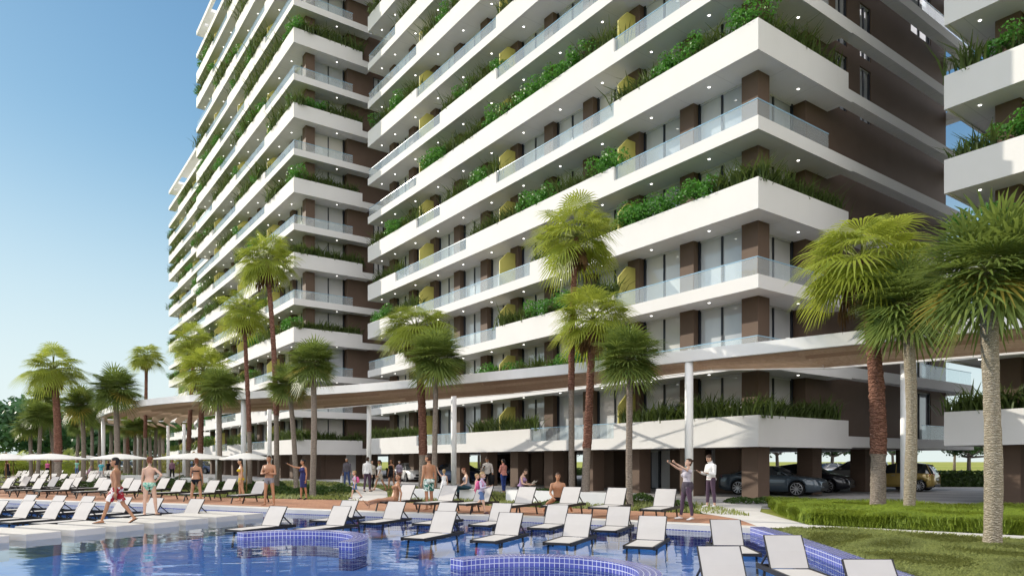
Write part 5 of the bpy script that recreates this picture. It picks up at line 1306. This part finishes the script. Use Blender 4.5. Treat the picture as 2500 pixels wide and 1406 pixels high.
i_ = person(1735,1238,'man in white shirt and plum trousers reading his phone on the pale path',1.82,'m',200,'skin_fair',('short','hair_brown'),
       [W('shirt',SHIRT,.017,white),W('trousers',[('torso',0,.20),('thigh',0,1),('calf',0,.80)],.012,plum),W('belt',[('torso',.19,.235)],.021,cloth('belt',(.20,.07,.07))),W('shoes',SHOE,.010,white)], legs=((6,2,4),(-4,2,2)), arms=(((.16,.22,-1),(-.15,.92,.22)),((-.16,.10,-1),(.15,.92,.12))), head=(0,26), vox=.0118); phone(i_, 0, 'phone held low by the man in white shirt on the path')
# --- far left, small
FAR = 'far visitors among the loungers'
person(247,1176,'woman in turquoise T-shirt and light grey trousers walking between palms at far left',1.68,'f',-95,'skin_fair',('short','hair_brown'),[W('t_shirt',TS,.013,cloth('turquoise',(.10,.38,.44))),W('trousers',PANTS,.014,cloth('light_grey',(.46,.46,.48)))], legs=((8,2,4),(-8,2,5)), Y=50, vox=.018)
person(116,1157,'distant woman in pink top and dark trousers near the far loungers',1.68,'f',-60,'skin_tan',('short','hair_brown'),[W('top',TS,.013,pink),W('trousers',PANTS,.013,black)], legs=((8,2,4),(-8,2,5)), Y=72, vox=.022)
person(18,1160,'distant woman in long black dress by the left frame edge',1.72,'f',-80,'skin_tan',('short','hair_brown'),[W('dress',[('torso',0,.9)],.013,black),W('skirt',None,(.04,-.70,.19,.30),black)], legs=((5,2,2),(-5,2,2)), Y=66, vox=.022)
person(188,1152,'distant man in mint T-shirt and blue shorts beyond the loungers',1.75,'m',-100,'skin_tan',('short','hair_brown'),[W('t_shirt',TS,.015,cloth('mint',(.22,.45,.36))),W('trousers',PANTS,.014,denim)], legs=((5,3,4),(-5,3,4)), Y=74, vox=.022)
person(214,1160,'distant woman in mauve crouching on the ground near a palm',1.66,'f',40,'skin_fair',('short','hair_blond'),[W('top',SHIRT,.015,cloth('mauve',(.42,.26,.36))),W('skirt',[('thigh',0,1)],.02,lav)], legs=((95,6,120),(60,6,130)), lean=25, Y=62, vox=.022)
person(264,1150,'distant woman in black beside the pergola corner post',1.68,'f',-80,'skin_tan',('long','hair_black'),[W('top',TS,.013,black),W('trousers',PANTS,.013,black)], legs=((5,2,2),(-5,2,2)), Y=70, vox=.022)
person(420,1160,'distant man in plaid shirt and dark trousers between pergola posts',1.76,'m',-90,'skin_tan',('short','hair_brown'),[W('shirt',SHIRT,.015,cloth('plaid',(.24,.13,.18))),W('trousers',PANTS,.014,black)], legs=((5,3,2),(-5,3,2)), Y=62, vox=.022)
# ================================================================ cars
def carpaint(name, c, metal=.3):
    m, nt = newmat(name); v = coords(nt)
    out(nt, pbr(nt, mixc(nt, ramp(nt, noise(nt, v, 1.2, 3), .3, .7), tuple(x*.92 for x in c), c), .28, .5, metal, coat=1.0))
for nm, c in (('paint_slate',(.05,.075,.10)),('paint_black',(.012,.014,.022)),('paint_yellow',(.50,.36,.10)),('paint_silver',(.40,.40,.38)),('paint_white',(.72,.72,.71)),('paint_blue',(.03,.05,.13)),('paint_red',(.30,.03,.03)),('paint_grey',(.20,.21,.22))): carpaint(nm, c)
plain('car_glass', (.02,.028,.035), .04, .8, var=.02, coat=.8); plain('rubber', (.016,.016,.017), .8, .2); plain('alloy', (.42,.43,.45), .3, .5, .8, var=.05); plain('dark_trim', (.015,.015,.016), .5, .3)
plain('lens', (.75,.76,.74), .08, .7, var=.05, coat=.6); plain('tail_lens', (.45,.03,.07), .15, .6, var=.1, coat=.5)
def lerp(a, b, t): return a + (b-a)*t
def prof(tab, x):
    for (x0,v0),(x1,v1) in zip(tab, tab[1:]):
        if x <= x1: return lerp(v0, v1, (x-x0)/(x1-x0) if x1 > x0 else 0)
    return tab[-1][1]
def car(X, Y, head, paint, label, shape, group='parked cars', base=0.0):
    """x forwards, origin in the middle on the ground"""
    Lc, Wc, deck, roof, wid_, wb, wr, gw = shape['L'], shape['W'], shape['deck'], shape['roof'], shape['plan'], shape['wb'], shape['wr'], shape.get('gw', .80)
    t = thing('parked_car', label, 'car', (X,Y,base), R(head), group)
    hw = Wc/2; axles = (-wb/2 + shape.get('ax',0), wb/2 + shape.get('ax',0))
    xs = sorted(set([-Lc/2 + Lc*k/44 for k in range(45)] + [a + wr*1.12*math.cos(q) for a in axles for q in [math.pi*j/10 for j in range(11)]]))
    m = MB(); ncs = 9
    def sill(x):
        z = shape.get('sill', .20); e = Lc/2 - abs(x)
        z += .10*max(0, 1 - e/.35)
        for a in axles:
            d = abs(x-a)
            if d < wr*1.12: z = max(z, wr + math.sqrt(max(0,(wr*1.12)**2 - d*d)))
        return z
    rows = []
    for x in xs:
        zd = prof(deck, x); zs = min(sill(x), zd-.06); w_ = hw*prof(wid_, x); zm = lerp(zs, zd, .55)
        r = [(w_*.93, zs), (w_*.985, lerp(zs,zm,.4)), (w_, zm), (w_*.975, lerp(zm,zd,.65)), (w_*.93, zd-.015), (w_*.80, zd+.012), (w_*.42, zd+.034), (0, zd+.042)]
        rows.append(r)
    n = len(rows[0]); full = []
    for x, r in zip(xs, rows): full.append([(x, y, z) for y, z in r] + [(x, -y, z) for y, z in r[-2::-1]])
    N_ = len(full[0])
    for ring in full: m.v += ring
    for i in range(len(xs)-1):
        for k in range(N_-1): m.f.append((i*N_+k, (i+1)*N_+k, (i+1)*N_+k+1, i*N_+k+1))
    m.f.append(tuple(range(N_))); m.f.append(tuple(range((len(xs)-1)*N_, len(xs)*N_))[::-1])
    for i in range(len(xs)-1): m.f.append((i*N_+N_-1, (i+1)*N_+N_-1, (i+1)*N_, i*N_))
    # roof skin
    gx0, gx1 = roof[0][0], roof[-1][0]; rx = [gx0 + (gx1-gx0)*k/26 for k in range(27)]
    top = [x for x in rx if prof(roof, x) > shape['flat']]
    b = len(m.v)
    for x in top:
        z = prof(roof, x); y = hw*gw*.86
        for q in (-1,-.6,0,.6,1): m.v.append((x, y*q, z + .028*(1-q*q) + .004))
    for i in range(len(top)-1):
        for k in range(4): m.f.append((b+i*5+k, b+i*5+k+1, b+(i+1)*5+k+1, b+(i+1)*5+k))
    # pillars
    m.m = [0]*len(m.f)
    def pil(x0, x1, s, wd_=.05):
        z0, z1 = prof(deck, x0)+.01, prof(roof, x1)
        m.beam((x0, s*hw*prof(wid_,x0)*.90, z0), (x1, s*hw*gw*.875, z1+.01), wd_, .03)
    for s in (-1,1):
        for x0, x1 in shape['pillars']: pil(x0, x1, s)
    m.build('body', M[paint], t, True)
    g = MB(); b = 0
    for x in rx:
        z = prof(roof, x); zd = prof(deck, x) - .02; yb = hw*prof(wid_, x)*.905; yt = hw*gw*.87
        f_ = min(1, max(.05, (z-zd)/(shape['flat']-zd)))
        yt = lerp(yb*.96, yt, f_)
        g.v += [(x, yb, zd), (x, yt, max(z,zd+.01)), (x, 0, max(z,zd+.01)+.02), (x, -yt, max(z,zd+.01)), (x, -yb, zd)]
    for i in range(len(rx)-1):
        for k in range(4): g.f.append((i*5+k, (i+1)*5+k, (i+1)*5+k+1, i*5+k+1))
    g.f += [(0,1,2,3,4), tuple(range((len(rx)-1)*5, len(rx)*5))[::-1]]; g.m = [0]*len(g.f)
    g.build('windows', M['car_glass'], t, True)
    for a in axles:
        for s in (-1,1):
            w_ = thing('wheel', None, None, (a, s*(hw-.12), wr)); w_.parent = t
            ty = MB(); secs = [(-.11,.80),(-.105,.95),(-.07,1.0),(.07,1.0),(.105,.95),(.11,.80)]; nn = 28
            for y, q in secs:
                for k in range(nn): an = 2*math.pi*k/nn; ty.v.append((wr*q*math.cos(an), y, wr*q*math.sin(an)))
            for i in range(5):
                for k in range(nn): ty.f.append((i*nn+k, i*nn+(k+1)%nn, (i+1)*nn+(k+1)%nn, (i+1)*nn+k))
            ty.m = [0]*len(ty.f); ty.build('tyre', M['rubber'], w_, True)
            ri = MB(); y0 = s*.085
            for k in range(10):
                an = 2*math.pi*k/10; ri.beam((wr*.10*math.cos(an), y0, wr*.10*math.sin(an)), (wr*.72*math.cos(an+.1), y0+s*.015, wr*.72*math.sin(an+.1)), .035, .03, 0, (0,1,0))
            ri.tube([(0,y0-.02,0),(0,y0+.02,0)], wr*.16, 12)
            rr = [(wr*.74*math.cos(2*math.pi*k/nn), wr*.74*math.sin(2*math.pi*k/nn)) for k in range(nn)]
            for k in range(nn):
                p, q = rr[k], rr[(k+1)%nn]; e = 1.09
                ri.add([(p[0],y0+s*.015,p[1]),(q[0],y0+s*.015,q[1]),(q[0]*e,y0+s*.012,q[1]*e),(p[0]*e,y0+s*.012,p[1]*e)], [(0,1,2,3)])
            ri.build('rim', M['alloy'], w_)
            dk = MB(); dk.tube([(0,s*.02,0),(0,s*.05,0)], wr*.80, 20); dk.build('brake_disc', M['dark_trim'], w_)
    xf, xr_ = Lc/2, -Lc/2
    for s in (-1,1):
        hl = MB(); zf = prof(deck, xf-.14)-.10; yf = hw*prof(wid_, xf-.10)
        hl.add([(xf-.02,s*yf*.55,zf-.05),(xf-.30,s*yf*1.03,zf+.0),(xf-.30,s*yf*1.02,zf+.10),(xf-.10,s*yf*.60,zf+.06)], [(0,1,2,3) if s < 0 else (3,2,1,0)])
        hl.v = [(x+.012, y*1.01, z) for x,y,z in hl.v]; hl.build('headlight', M['lens'], t)
        tl = MB(); zr = prof(deck, xr_+.14)-.14; yr = hw*prof(wid_, xr_+.10)
        tl.add([(xr_-.004,s*yr*.70,zr-.06),(xr_+.24,s*yr*1.04,zr-.02),(xr_+.20,s*yr*1.03,zr+.13),(xr_+.02,s*yr*.74,zr+.12)], [(0,1,2,3)]); tl.v = [(x-.012,y*1.01,z) for x,y,z in tl.v]; tl.build('tail_light', M['tail_lens'], t)
        mr = MB(); mx_ = shape['mirror']; zm = prof(deck, mx_)+.09; ym = hw*prof(wid_, mx_)
        mr.box(mx_-.05,mx_+.05, min(s*ym*.95,s*(ym+.16)),max(s*ym*.95,s*(ym+.16)), zm-.05,zm+.06); mr.build('mirror', M[paint], t)
        for x0, x1 in shape['doors']:
            dl = MB(); zz = prof(deck, x0)-.14; dl.box(x0-.09,x0+.09, min(s*hw*.99,s*(hw*.99+.022)), max(s*hw*.99,s*(hw*.99+.022)), zz-.012,zz+.014); dl.build('door_handle', M['alloy'], t)
    gr = MB(); zf = prof(deck, xf-.10); gr.box(xf-.03,xf+.012, -hw*.46,hw*.46, zf-.27,zf-.10); gr.box(xf-.03,xf+.014, -hw*.60,hw*.60, .26,.40); gr.build('grille', M['dark_trim'], t)
    rb = MB(); rb.box(xr_-.012,xr_+.04, -hw*.62,hw*.62, .25,.37); rb.build('rear_valance', M['dark_trim'], t)
    pl_ = MB(); pl_.box(xr_-.016,xr_+.02, -.26,.26, .58,.69); pl_.build('number_plate', M['window_light'], t)
    ub = MB(); ub.box(xr_+.3,xf-.3, -hw*.75,hw*.75, .17,.45); ub.build('underbody', M['dark_trim'], t)
    return t
PLAN = lambda L_: [(-L_/2,.80),(-L_/2+.12,.90),(-L_/2+.5,.97),(0,1.0),(L_/2-.7,.97),(L_/2-.2,.88),(L_/2,.72)]
def coupe(): return dict(L=4.75,W=1.91,wb=2.72,wr=.345,ax=.02,flat=1.22,mirror=.62,deck=[(-2.38,.78),(-2.3,.94),(-1.6,1.0),(-.6,.96),(.6,.96),(1.0,.95),(1.9,.86),(2.25,.76),(2.38,.60)],roof=[(-1.75,1.0),(-1.0,1.24),(-.45,1.35),(0,1.36),(.35,1.28),(1.12,.95)],plan=PLAN(4.75),pillars=[(-1.5,-.75),(.95,.25)],doors=[(-.45,0)])
def sedan(): return dict(L=4.75,W=1.84,wb=2.78,wr=.33,flat=1.34,mirror=.85,deck=[(-2.38,.75),(-2.3,.98),(-1.7,1.02),(-.6,.97),(.9,.96),(1.3,.95),(2.0,.84),(2.27,.72),(2.38,.55)],roof=[(-1.85,1.02),(-1.1,1.36),(-.4,1.46),(.2,1.45),(.55,1.36),(1.35,.96)],plan=PLAN(4.75),pillars=[(-1.55,-.95),(-.15,-.15),(1.2,.45)],doors=[(-.95,0),(.1,0)])
def suv(): return dict(L=4.5,W=1.86,wb=2.68,wr=.36,sill=.26,flat=1.56,mirror=.75,deck=[(-2.25,.85),(-2.2,1.05),(-1.6,1.08),(.9,1.05),(1.25,1.03),(1.9,.95),(2.15,.82),(2.25,.65)],roof=[(-2.15,1.06),(-1.85,1.55),(-1.3,1.65),(.0,1.66),(.4,1.58),(1.25,1.04)],plan=PLAN(4.5),pillars=[(-2.05,-1.85),(-1.2,-1.15),(-.15,-.15),(1.1,.35)],doors=[(-.95,0),(.1,0)])
def hatch(): return dict(L=3.75,W=1.68,wb=2.4,wr=.30,sill=.22,flat=1.44,mirror=.72,deck=[(-1.88,.80),(-1.83,.96),(-1.2,.98),(.75,.96),(1.0,.95),(1.55,.86),(1.78,.74),(1.88,.58)],roof=[(-1.82,.97),(-1.52,1.42),(-1.0,1.50),(.0,1.51),(.35,1.43),(1.12,.95)],plan=PLAN(3.75),pillars=[(-1.72,-1.5),(-.95,-.9),(-.05,-.05),(1.0,.3)],doors=[(-.8,0),(.05,0)])
car(12.55,33.75,-38,'paint_slate','dark slate sports coupe half behind the corner column, nose to the right',coupe())
car(15.6,37.4,-38,'paint_black','black car parked behind the dark slate coupe, nose to the right',sedan())
car(21.5,38.9,136,'paint_yellow','yellow hatchback showing its rear, between the white post and the right column',hatch())
car(22.5,46.0,150,'paint_silver','silver estate car farther back, behind the black car',suv())
car(-8.2,56.5,-62,'paint_white','white sedan parked under the middle tower left of a palm trunk',sedan())
car(-4.0,52.2,-33,'paint_blue','dark blue sedan parked between two palm trunks and the bench',sedan())
car(-5.3,58.5,-33,'paint_grey','grey car parked beyond the dark blue sedan',sedan())
car(1.6,68,-20,'paint_red','far red car behind the person in pale green T-shirt',hatch())
car(-.6,60,-30,'paint_blue','blue car beyond the columns behind the man with the phone',suv())
car(9.2,62,30,'paint_silver','far silver car seen between columns right of the tall red palms',sedan())
car(27.5,60,20,'paint_white','far white car glimpsed behind the yellow hatchback',sedan())
far_ = 'far cars beyond the palms'
car(-52,95,-20,'paint_white','far white van-like car behind the walking man',suv(), far_)
car(-48,104,-20,'paint_black','far dark car beyond the pergola, right of the walking man',suv(), far_)
car(-41,93,-25,'paint_blue','far blue car behind the woman in black bikini',suv(), far_)
# ================================================================ grass, hedges, trees
leafmat('hedge_leaf', (.022,.050,.010), (.06,.11,.022), (.14,.22,.04), scale=1.5, tf=.28)
leafmat('tree_leaf', (.020,.055,.014), (.055,.115,.030), (.10,.20,.04), scale=.35, tf=.28)
leafmat('far_tree_leaf', (.022,.070,.025), (.05,.125,.045), (.08,.18,.05), scale=.12, tf=.25)
leafmat('scrub_leaf', (.11,.12,.03), (.24,.22,.06), (.30,.30,.08), scale=.4, tf=.3)
def inside(P, pts):
    x, y = P[:,0], P[:,1]; c = np.zeros(len(P), bool); n = len(pts)
    for i in range(n):
        (x0,y0),(x1,y1) = pts[i], pts[(i+1)%n]
        if y0 == y1: continue
        t = ((y0 > y) != (y1 > y)) & (x < (x1-x0)*(y-y0)/(y1-y0) + x0); c ^= t
    return c
def blademat(name, dark, light, trans):
    m, nt = newmat(name); v = coords(nt)
    n = noise(nt, v, .8, 4, .7); f = noise(nt, v, 45, 2, .8)
    c = mixc(nt, ramp(nt, n, .3, .7), tuple(x*.72 for x in light), light); c = mixc(nt, ramp(nt, f, .36, .60), dark, c)
    tr = node(nt, 'ShaderNodeBsdfTranslucent'); nt.links.new(mixc(nt, .6, c, trans), tr.inputs[0])
    mx = node(nt, 'ShaderNodeMixShader'); mx.inputs[0].default_value = .35
    nt.links.new(pbr(nt, c, .5, .3), mx.inputs[1]); nt.links.new(tr.outputs[0], mx.inputs[2]); out(nt, mx.outputs[0])
blademat('lawn_blade', (.055,.085,.02), (.34,.37,.11), (.42,.45,.14)); blademat('tall_blade', (.06,.12,.012), (.34,.43,.05), (.46,.56,.08))
def scatter(pts, n, seed, near=None):
    r = np.random.default_rng(seed); a = np.array(pts); lo, hi = a.min(0), a.max(0); out_ = np.zeros((0,2))
    while len(out_) < n:
        q = lo + (hi-lo)*r.random((n*2,2)); q = q[inside(q, pts)]
        X = CX + q[:,0]/np.maximum(q[:,1],.1)*F; q = q[(q[:,1] > 4) & (X > -250) & (X < 2750)]
        if near is not None: q = q[r.random(len(q)) < np.clip((near/q[:,1])**1.6, 0, 1)]
        if len(q) == 0: break
        out_ = np.concatenate([out_, q])
    return out_[:n], r
def blades(name, P, z, r, ln, wd_, lean_, mat, clump=0, bend=.5):
    n = len(P); az = r.uniform(0, 6.283, n); L_ = ln*r.uniform(.55, 1.2, n)
    if clump:
        ph = np.sin(P[:,0]*clump*1.7 + 1.3*np.sin(P[:,1]*clump)) + np.sin(P[:,1]*clump*1.3 + np.sin(P[:,0]*clump*.9)); az = ph*1.8 + r.normal(0,.7,n); L_ *= 1 + .22*ph/2
    ou = L_*lean_*r.uniform(.4,1.3,n); d = np.stack([np.cos(az), np.sin(az)],1); s = np.stack([-d[:,1], d[:,0]],1)*(wd_*r.uniform(.6,1.2,n))[:,None]
    zz = np.full(n, z) if np.isscalar(z) else z
    B = np.concatenate([P, zz[:,None]],1); S = np.concatenate([s, np.zeros((n,1))],1)
    m1 = B + np.concatenate([d*(ou*bend*.6)[:,None], (L_*.6)[:,None]],1); t1 = B + np.concatenate([d*ou[:,None], (L_*(1-.3*lean_))[:,None]],1)
    V = np.stack([B-S, B+S, m1+S*.8, m1-S*.8, t1],1).reshape(-1,3); i = np.arange(n)[:,None]*5
    Fq = np.concatenate([i+np.array([[0,1,2,3]])], 0); Ft = i + np.array([[3,2,4]])
    me = bpy.data.meshes.new(name); me.vertices.add(len(V)); me.vertices.foreach_set('co', V.astype(np.float32).ravel())
    li = np.concatenate([Fq.ravel(), Ft.ravel()]).astype(np.int32); me.loops.add(len(li)); me.loops.foreach_set('vertex_index', li)
    me.polygons.add(2*n); me.polygons.foreach_set('loop_start', np.concatenate([np.arange(n)*4, 4*n + np.arange(n)*3]).astype(np.int32))
    me.materials.append(mat); me.update(calc_edges=True)
    return tag(link(name, me), kind='stuff')
q, r_ = scatter(LAWN_R, 62000, 5, near=9.5)
tag(blades('lawn_grass', q, -.01, r_, .10, .012, .9, M['lawn_blade'], 1.6), 'short green turf beside the pool kerb', 'grass')
LB = [p for p in LAWN_BACK if p[1] < 90]
q, r_ = scatter(LAWN_BACK, 60000, 6, near=30)
ok = ~(inside(q, PATH2) | inside(q, PATH3)); q = q[ok]
tag(blades('lawn_grass', q, -.016, r_, .15, .018, .7, M['lawn_blade'], .6), 'green turf between the brick deck and the towers', 'grass')
# the bright tall grass bed on the right, clipped like a low hedge
BED = [(7.55,17.75),(8.3,21.9),(9.2,24.9),(12.2,23.1),(15.6,20.4),(17.5,18.4),(17.5,10.5),(14.2,12.6),(11.15,15.2)]
bb = MB(); inset = [(x + (11.5-x)*.02, y + (19-y)*.02) for x,y in BED]; bb.prism(inset, -.02, .21); tag(bb.build('grass_bed', M['turf_base']), kind='structure')
q, r_ = scatter(BED, 42000, 8, near=16)
V_ = blades('tall_grass', q, .17, r_, .24, .013, .8, M['tall_blade'], 1.3); tag(V_, 'bright tall grass filling the raised bed around the right-hand palms', 'grass')
eq = []; n_e = 26000
edges = [(BED[0],BED[1]),(BED[8],BED[0]),(BED[7],BED[8]),(BED[1],BED[2])]; ls = [math.dist(a,b) for a,b in edges]
for (a,b), l in zip(edges, ls):
    k_ = int(n_e*l/sum(ls)); t_ = r_.random(k_); eq.append(np.stack([a[0]+(b[0]-a[0])*t_, a[1]+(b[1]-a[1])*t_],1) + r_.normal(0,.035,(k_,2)))
eq = np.concatenate(eq); tag(blades('tall_grass', eq, r_.uniform(-.02,.18,len(eq)), r_, .22, .013, .8, M['tall_blade'], 1.6), 'bright grass fringe along the front of the raised bed', 'grass')
# clipped or loose green mounds on the back lawn
def mound(px, Y, wpx, h, label, seed, mat='hedge_leaf', n=2600, dep=.6, leafs=.05):
    r = np.random.default_rng(seed); X = (px-CX)/F*Y; hw = wpx/2/F*Y
    u = r.random(n)*2-1; v = r.random(n)*2-1; el = np.sqrt(np.maximum(0, 1-u**4))*np.sqrt(np.maximum(0,1-v**2))
    bum = 1 + .18*np.sin(u*hw*3+seed) + .12*np.sin(u*hw*7+2*seed)
    p = np.stack([u*hw, v*dep, h*el*bum*(.25+.75*r.random(n)**.35)],1)
    nn = r.normal(size=(n,3)); nn /= np.linalg.norm(nn,axis=1)[:,None]; a = np.cross(nn, r.normal(size=(n,3))); a /= np.linalg.norm(a,axis=1)[:,None]; b = np.cross(nn,a); s = (leafs*r.uniform(.6,1.3,n))[:,None]
    V = np.stack([p-a*s, p+b*s*.6, p+a*s, p-b*s*.6],1).reshape(-1,3); V[:,2] = np.maximum(V[:,2], .0); Fq = np.arange(4*n).reshape(-1,4)
    o = link('low_hedge', npmesh('low_hedge', V, Fq, M[mat]), None, (X,Y,-.01)); tag(o, label, 'hedge'); return o
mound(245,38,330,.60,'rounded green hedge behind the deck loungers, left of the walking man',1, n=5200)
mound(395,40,150,.52,'rounded green hedge between walking man and woman in mint bikini',2)
mound(560,36,150,.50,'rounded green hedge behind the loungers beside the yellow bikini',3)
mound(700,33.5,190,.45,'dark green hedge between the man with folded arms and the navy dress',4, n=3200)
mound(800,36,130,.42,'dark green hedge right of the navy dress, under two bushy palms',5)
mound(640,40,120,.55,'dark green hedge behind the man with folded arms',6)
mound(440,52,120,.50,'distant clipped hedge between the pergola posts',7)
mound(255,62,220,.5,'distant clipped hedge below the pergola at far left',8)
mound(1320,34,70,.30,'small dark green mound before the brown lobby column',9, n=1200)
mound(1650,24.6,90,.26,'green mound at the pergola post beside the selfie woman',10, n=1400)
mound(1830,27.2,110,.24,'dark green mound beside the corner column',11, n=1400)
mound(1540,28.0,120,.30,'green mound behind the bushy palm trunk on the back lawn',12, n=1500)
mound(1345,24.9,60,.22,'small green tuft before the low bench',13, n=800)
# clipped hedge and meadow trees behind the car park
hb = MB(); 
def hedge_block(x0,y0,x1,y1,h,label,seed,n=4000):
    r = np.random.default_rng(seed); p0 = np.array([x0,y0],float); p1 = np.array([x1,y1],float); d = p1-p0; L_ = np.linalg.norm(d); d /= L_; s = np.array([-d[1],d[0]])
    u = r.random(n)*L_; v = (r.random(n)-.5)*1.0; z = r.random(n)*h; f = r.integers(0,3,n); v = np.where(f==0,-.5,np.where(f==1,.5,v)); z = np.where(f==2,h,z)
    p = np.concatenate([p0 + d*u[:,None] + s*v[:,None], z[:,None]],1) + r.normal(0,.03,(n,3)); nn = r.normal(size=(n,3)); nn /= np.linalg.norm(nn,axis=1)[:,None]; a = np.cross(nn,r.normal(size=(n,3))); a /= np.linalg.norm(a,axis=1)[:,None]; b = np.cross(nn,a); sz=.10
    V = np.stack([p-a*sz,p+b*sz*.7,p+a*sz,p-b*sz*.7],1).reshape(-1,3); V[:,2] = np.maximum(V[:,2],0); q0 = len(V)
    o = link('clipped_hedge', npmesh('clipped_hedge', V, np.arange(4*n).reshape(-1,4), M['hedge_leaf'])); tag(o, label, 'hedge')
    m = MB(); m.beam((x0,y0,h/2-.05),(x1,y1,h/2-.05),.9,h-.1); m.build('hedge_core', M['hedge_leaf'], o)
hedge_block(26,45,60,42,.95,'dark clipped hedge along the meadow at the right, beyond the car park',1,9000)
hedge_block(-14,78,24,84,.8,'dark clipped hedge beyond the car park, seen between the columns',2,7000)
hedge_block(-60,112,-38,112,.9,'far clipped hedge beyond the palms on the left',3,5000)
def tree_mesh(seed, n=2600):
    r = np.random.default_rng(seed); V = []; lob = [(r.normal(0,1.5), r.normal(0,1.5), r.uniform(2.6,5.0), r.uniform(.9,1.7)) for _ in range(13)]
    li = r.integers(0,13,n); L_ = np.array(lob)[li]; d = r.normal(size=(n,3)); d /= np.linalg.norm(d,axis=1)[:,None]; p = L_[:,:3] + d*(L_[:,3]*(r.random(n)**.4))[:,None]*np.array([1,1,.7])
    nn = d + r.normal(0,.6,(n,3)); nn /= np.linalg.norm(nn,axis=1)[:,None]; a = np.cross(nn,r.normal(size=(n,3))); a /= np.linalg.norm(a,axis=1)[:,None]; b = np.cross(nn,a); s = r.uniform(.10,.19,n)[:,None]
    V = np.stack([p-a*s,p+b*s*.7,p+a*s,p-b*s*.7],1).reshape(-1,3)
    cr = npmesh('crown', V, np.arange(4*n).reshape(-1,4), M['tree_leaf'])
    m = MB(); m.tube([(0,0,-.2),(.05,.02,1.2),(.0,.08,2.6),(.1,0,4.2)], [.21,.16,.13,.05], 9)
    for x,y,z,_ in lob[:8]: m.tube([(0,.05,1.7+.12*z),(x*.5,y*.5,z*.75),(x,y,z)], [.09,.06,.02], 6)
    return cr, m.mesh('trunk', M['grey_bark'], True)
TR = [tree_mesh(s) for s in (71,72,73)]
def tree(X, Y, s, k, label, group='trees beyond the car park'):
    t = thing('shade_tree', label, 'tree', (X,Y,0), k*1.7, group); t.scale = (s,s,s)
    link('crown', TR[k%3][0], t); link('trunk', TR[k%3][1], t)
for k, (px, Y, s) in enumerate([(1897,70,1.05),(1965,84,1.1),(2032,64,1.0),(2105,80,1.1),(2180,95,1.15),(2367,58,.95),(2330,110,1.2),(1385,95,1.2),(1262,92,1.15),(1170,98,1.2),(1090,104,1.2),(1330,120,1.3),(1450,105,1.2),(1010,115,1.2),(2440,96,1.2),(1800,100,1.2),(1545,98,1.1)]):
    d_ = ['left of the slate coupe','above the slate coupe','behind the corner column','above the silver car','behind the white post','right of the yellow hatchback','far behind the yellow hatchback'][k] if k < 7 else 'in the row behind the columns'
    tree((px-CX)/F*Y, Y, s, k, 'shade tree with bare trunk and flat green crown, ' + d_)
# far-off wood on the left
r = np.random.default_rng(91); Vs = []
for i in range(46):
    X = -150 + 118*(i/45) + r.normal(0,3); Y = 150 + r.normal(0,8) - 10*math.sin(i); R0 = r.uniform(4.5,8); zc = 5 + r.uniform(0,3.5) + (6.5 if i < 9 else 2.2 if i < 18 else 0)
    n = 1100; d = r.normal(size=(n,3)); d /= np.linalg.norm(d,axis=1)[:,None]; p = np.array([X,Y,zc]) + d*(R0*(r.random(n)**.3)*(1+.25*np.sin(d[:,0]*5+i)*np.sin(d[:,2]*6)))[:,None]*np.array([1,1,.95]); p[:,2] = np.maximum(p[:,2], .3)
    nn = d + r.normal(0,.5,(n,3)); nn /= np.linalg.norm(nn,axis=1)[:,None]; a = np.cross(nn,r.normal(size=(n,3))); a /= np.linalg.norm(a,axis=1)[:,None]; b = np.cross(nn,a); s = r.uniform(.35,.65,n)[:,None]
    Vs.append(np.stack([p-a*s,p+b*s*.7,p+a*s,p-b*s*.7],1).reshape(-1,3))
V = np.concatenate(Vs); tag(link('forest', npmesh('forest', V, np.arange(len(V)).reshape(-1,4), M['far_tree_leaf'])), 'dense dark green wood behind the palms at far left', 'wood', kind='stuff')
# dry scrub in front of the wood and spiky palm bushes
r = np.random.default_rng(93); n = 9000; X = r.uniform(-92,-36,n); Y = 92 + r.uniform(0,14,n); zt = (1.6 + .8*np.sin(X*.8) + .5*np.sin(X*2.1+Y))*np.clip(r.random(n),.1,1)
p = np.stack([X,Y,zt],1); nn = r.normal(size=(n,3)); nn /= np.linalg.norm(nn,axis=1)[:,None]; a = np.cross(nn,r.normal(size=(n,3))); a /= np.linalg.norm(a,axis=1)[:,None]; b = np.cross(nn,a); s = r.uniform(.2,.4,n)[:,None]
V = np.stack([p-a*s,p+b*s*.5,p+a*s,p-b*s*.5],1).reshape(-1,3); V[:,2] = np.maximum(V[:,2],0)
tag(link('scrub', npmesh('scrub', V, np.arange(4*n).reshape(-1,4), M['scrub_leaf'])), 'dry yellow-green scrub beyond the far loungers', 'scrub', kind='stuff')
for k, (px, Y, s) in enumerate([(35,86,3.2),(10,88,2.6),(165,88,3.0),(100,90,2.2)]):
    me = CW[k%3]; o = link('palm_bush', me, None, ((px-CX)/F*Y, Y, .9), k); o.scale = (s,s,s*.9); tag(o, 'wide yellow-green palm bush without trunk, ' + ['above the parasols at far left','cut by the left frame edge','right of the large red-trunked palm','behind the pair of grey palms'][k], 'palm bush')
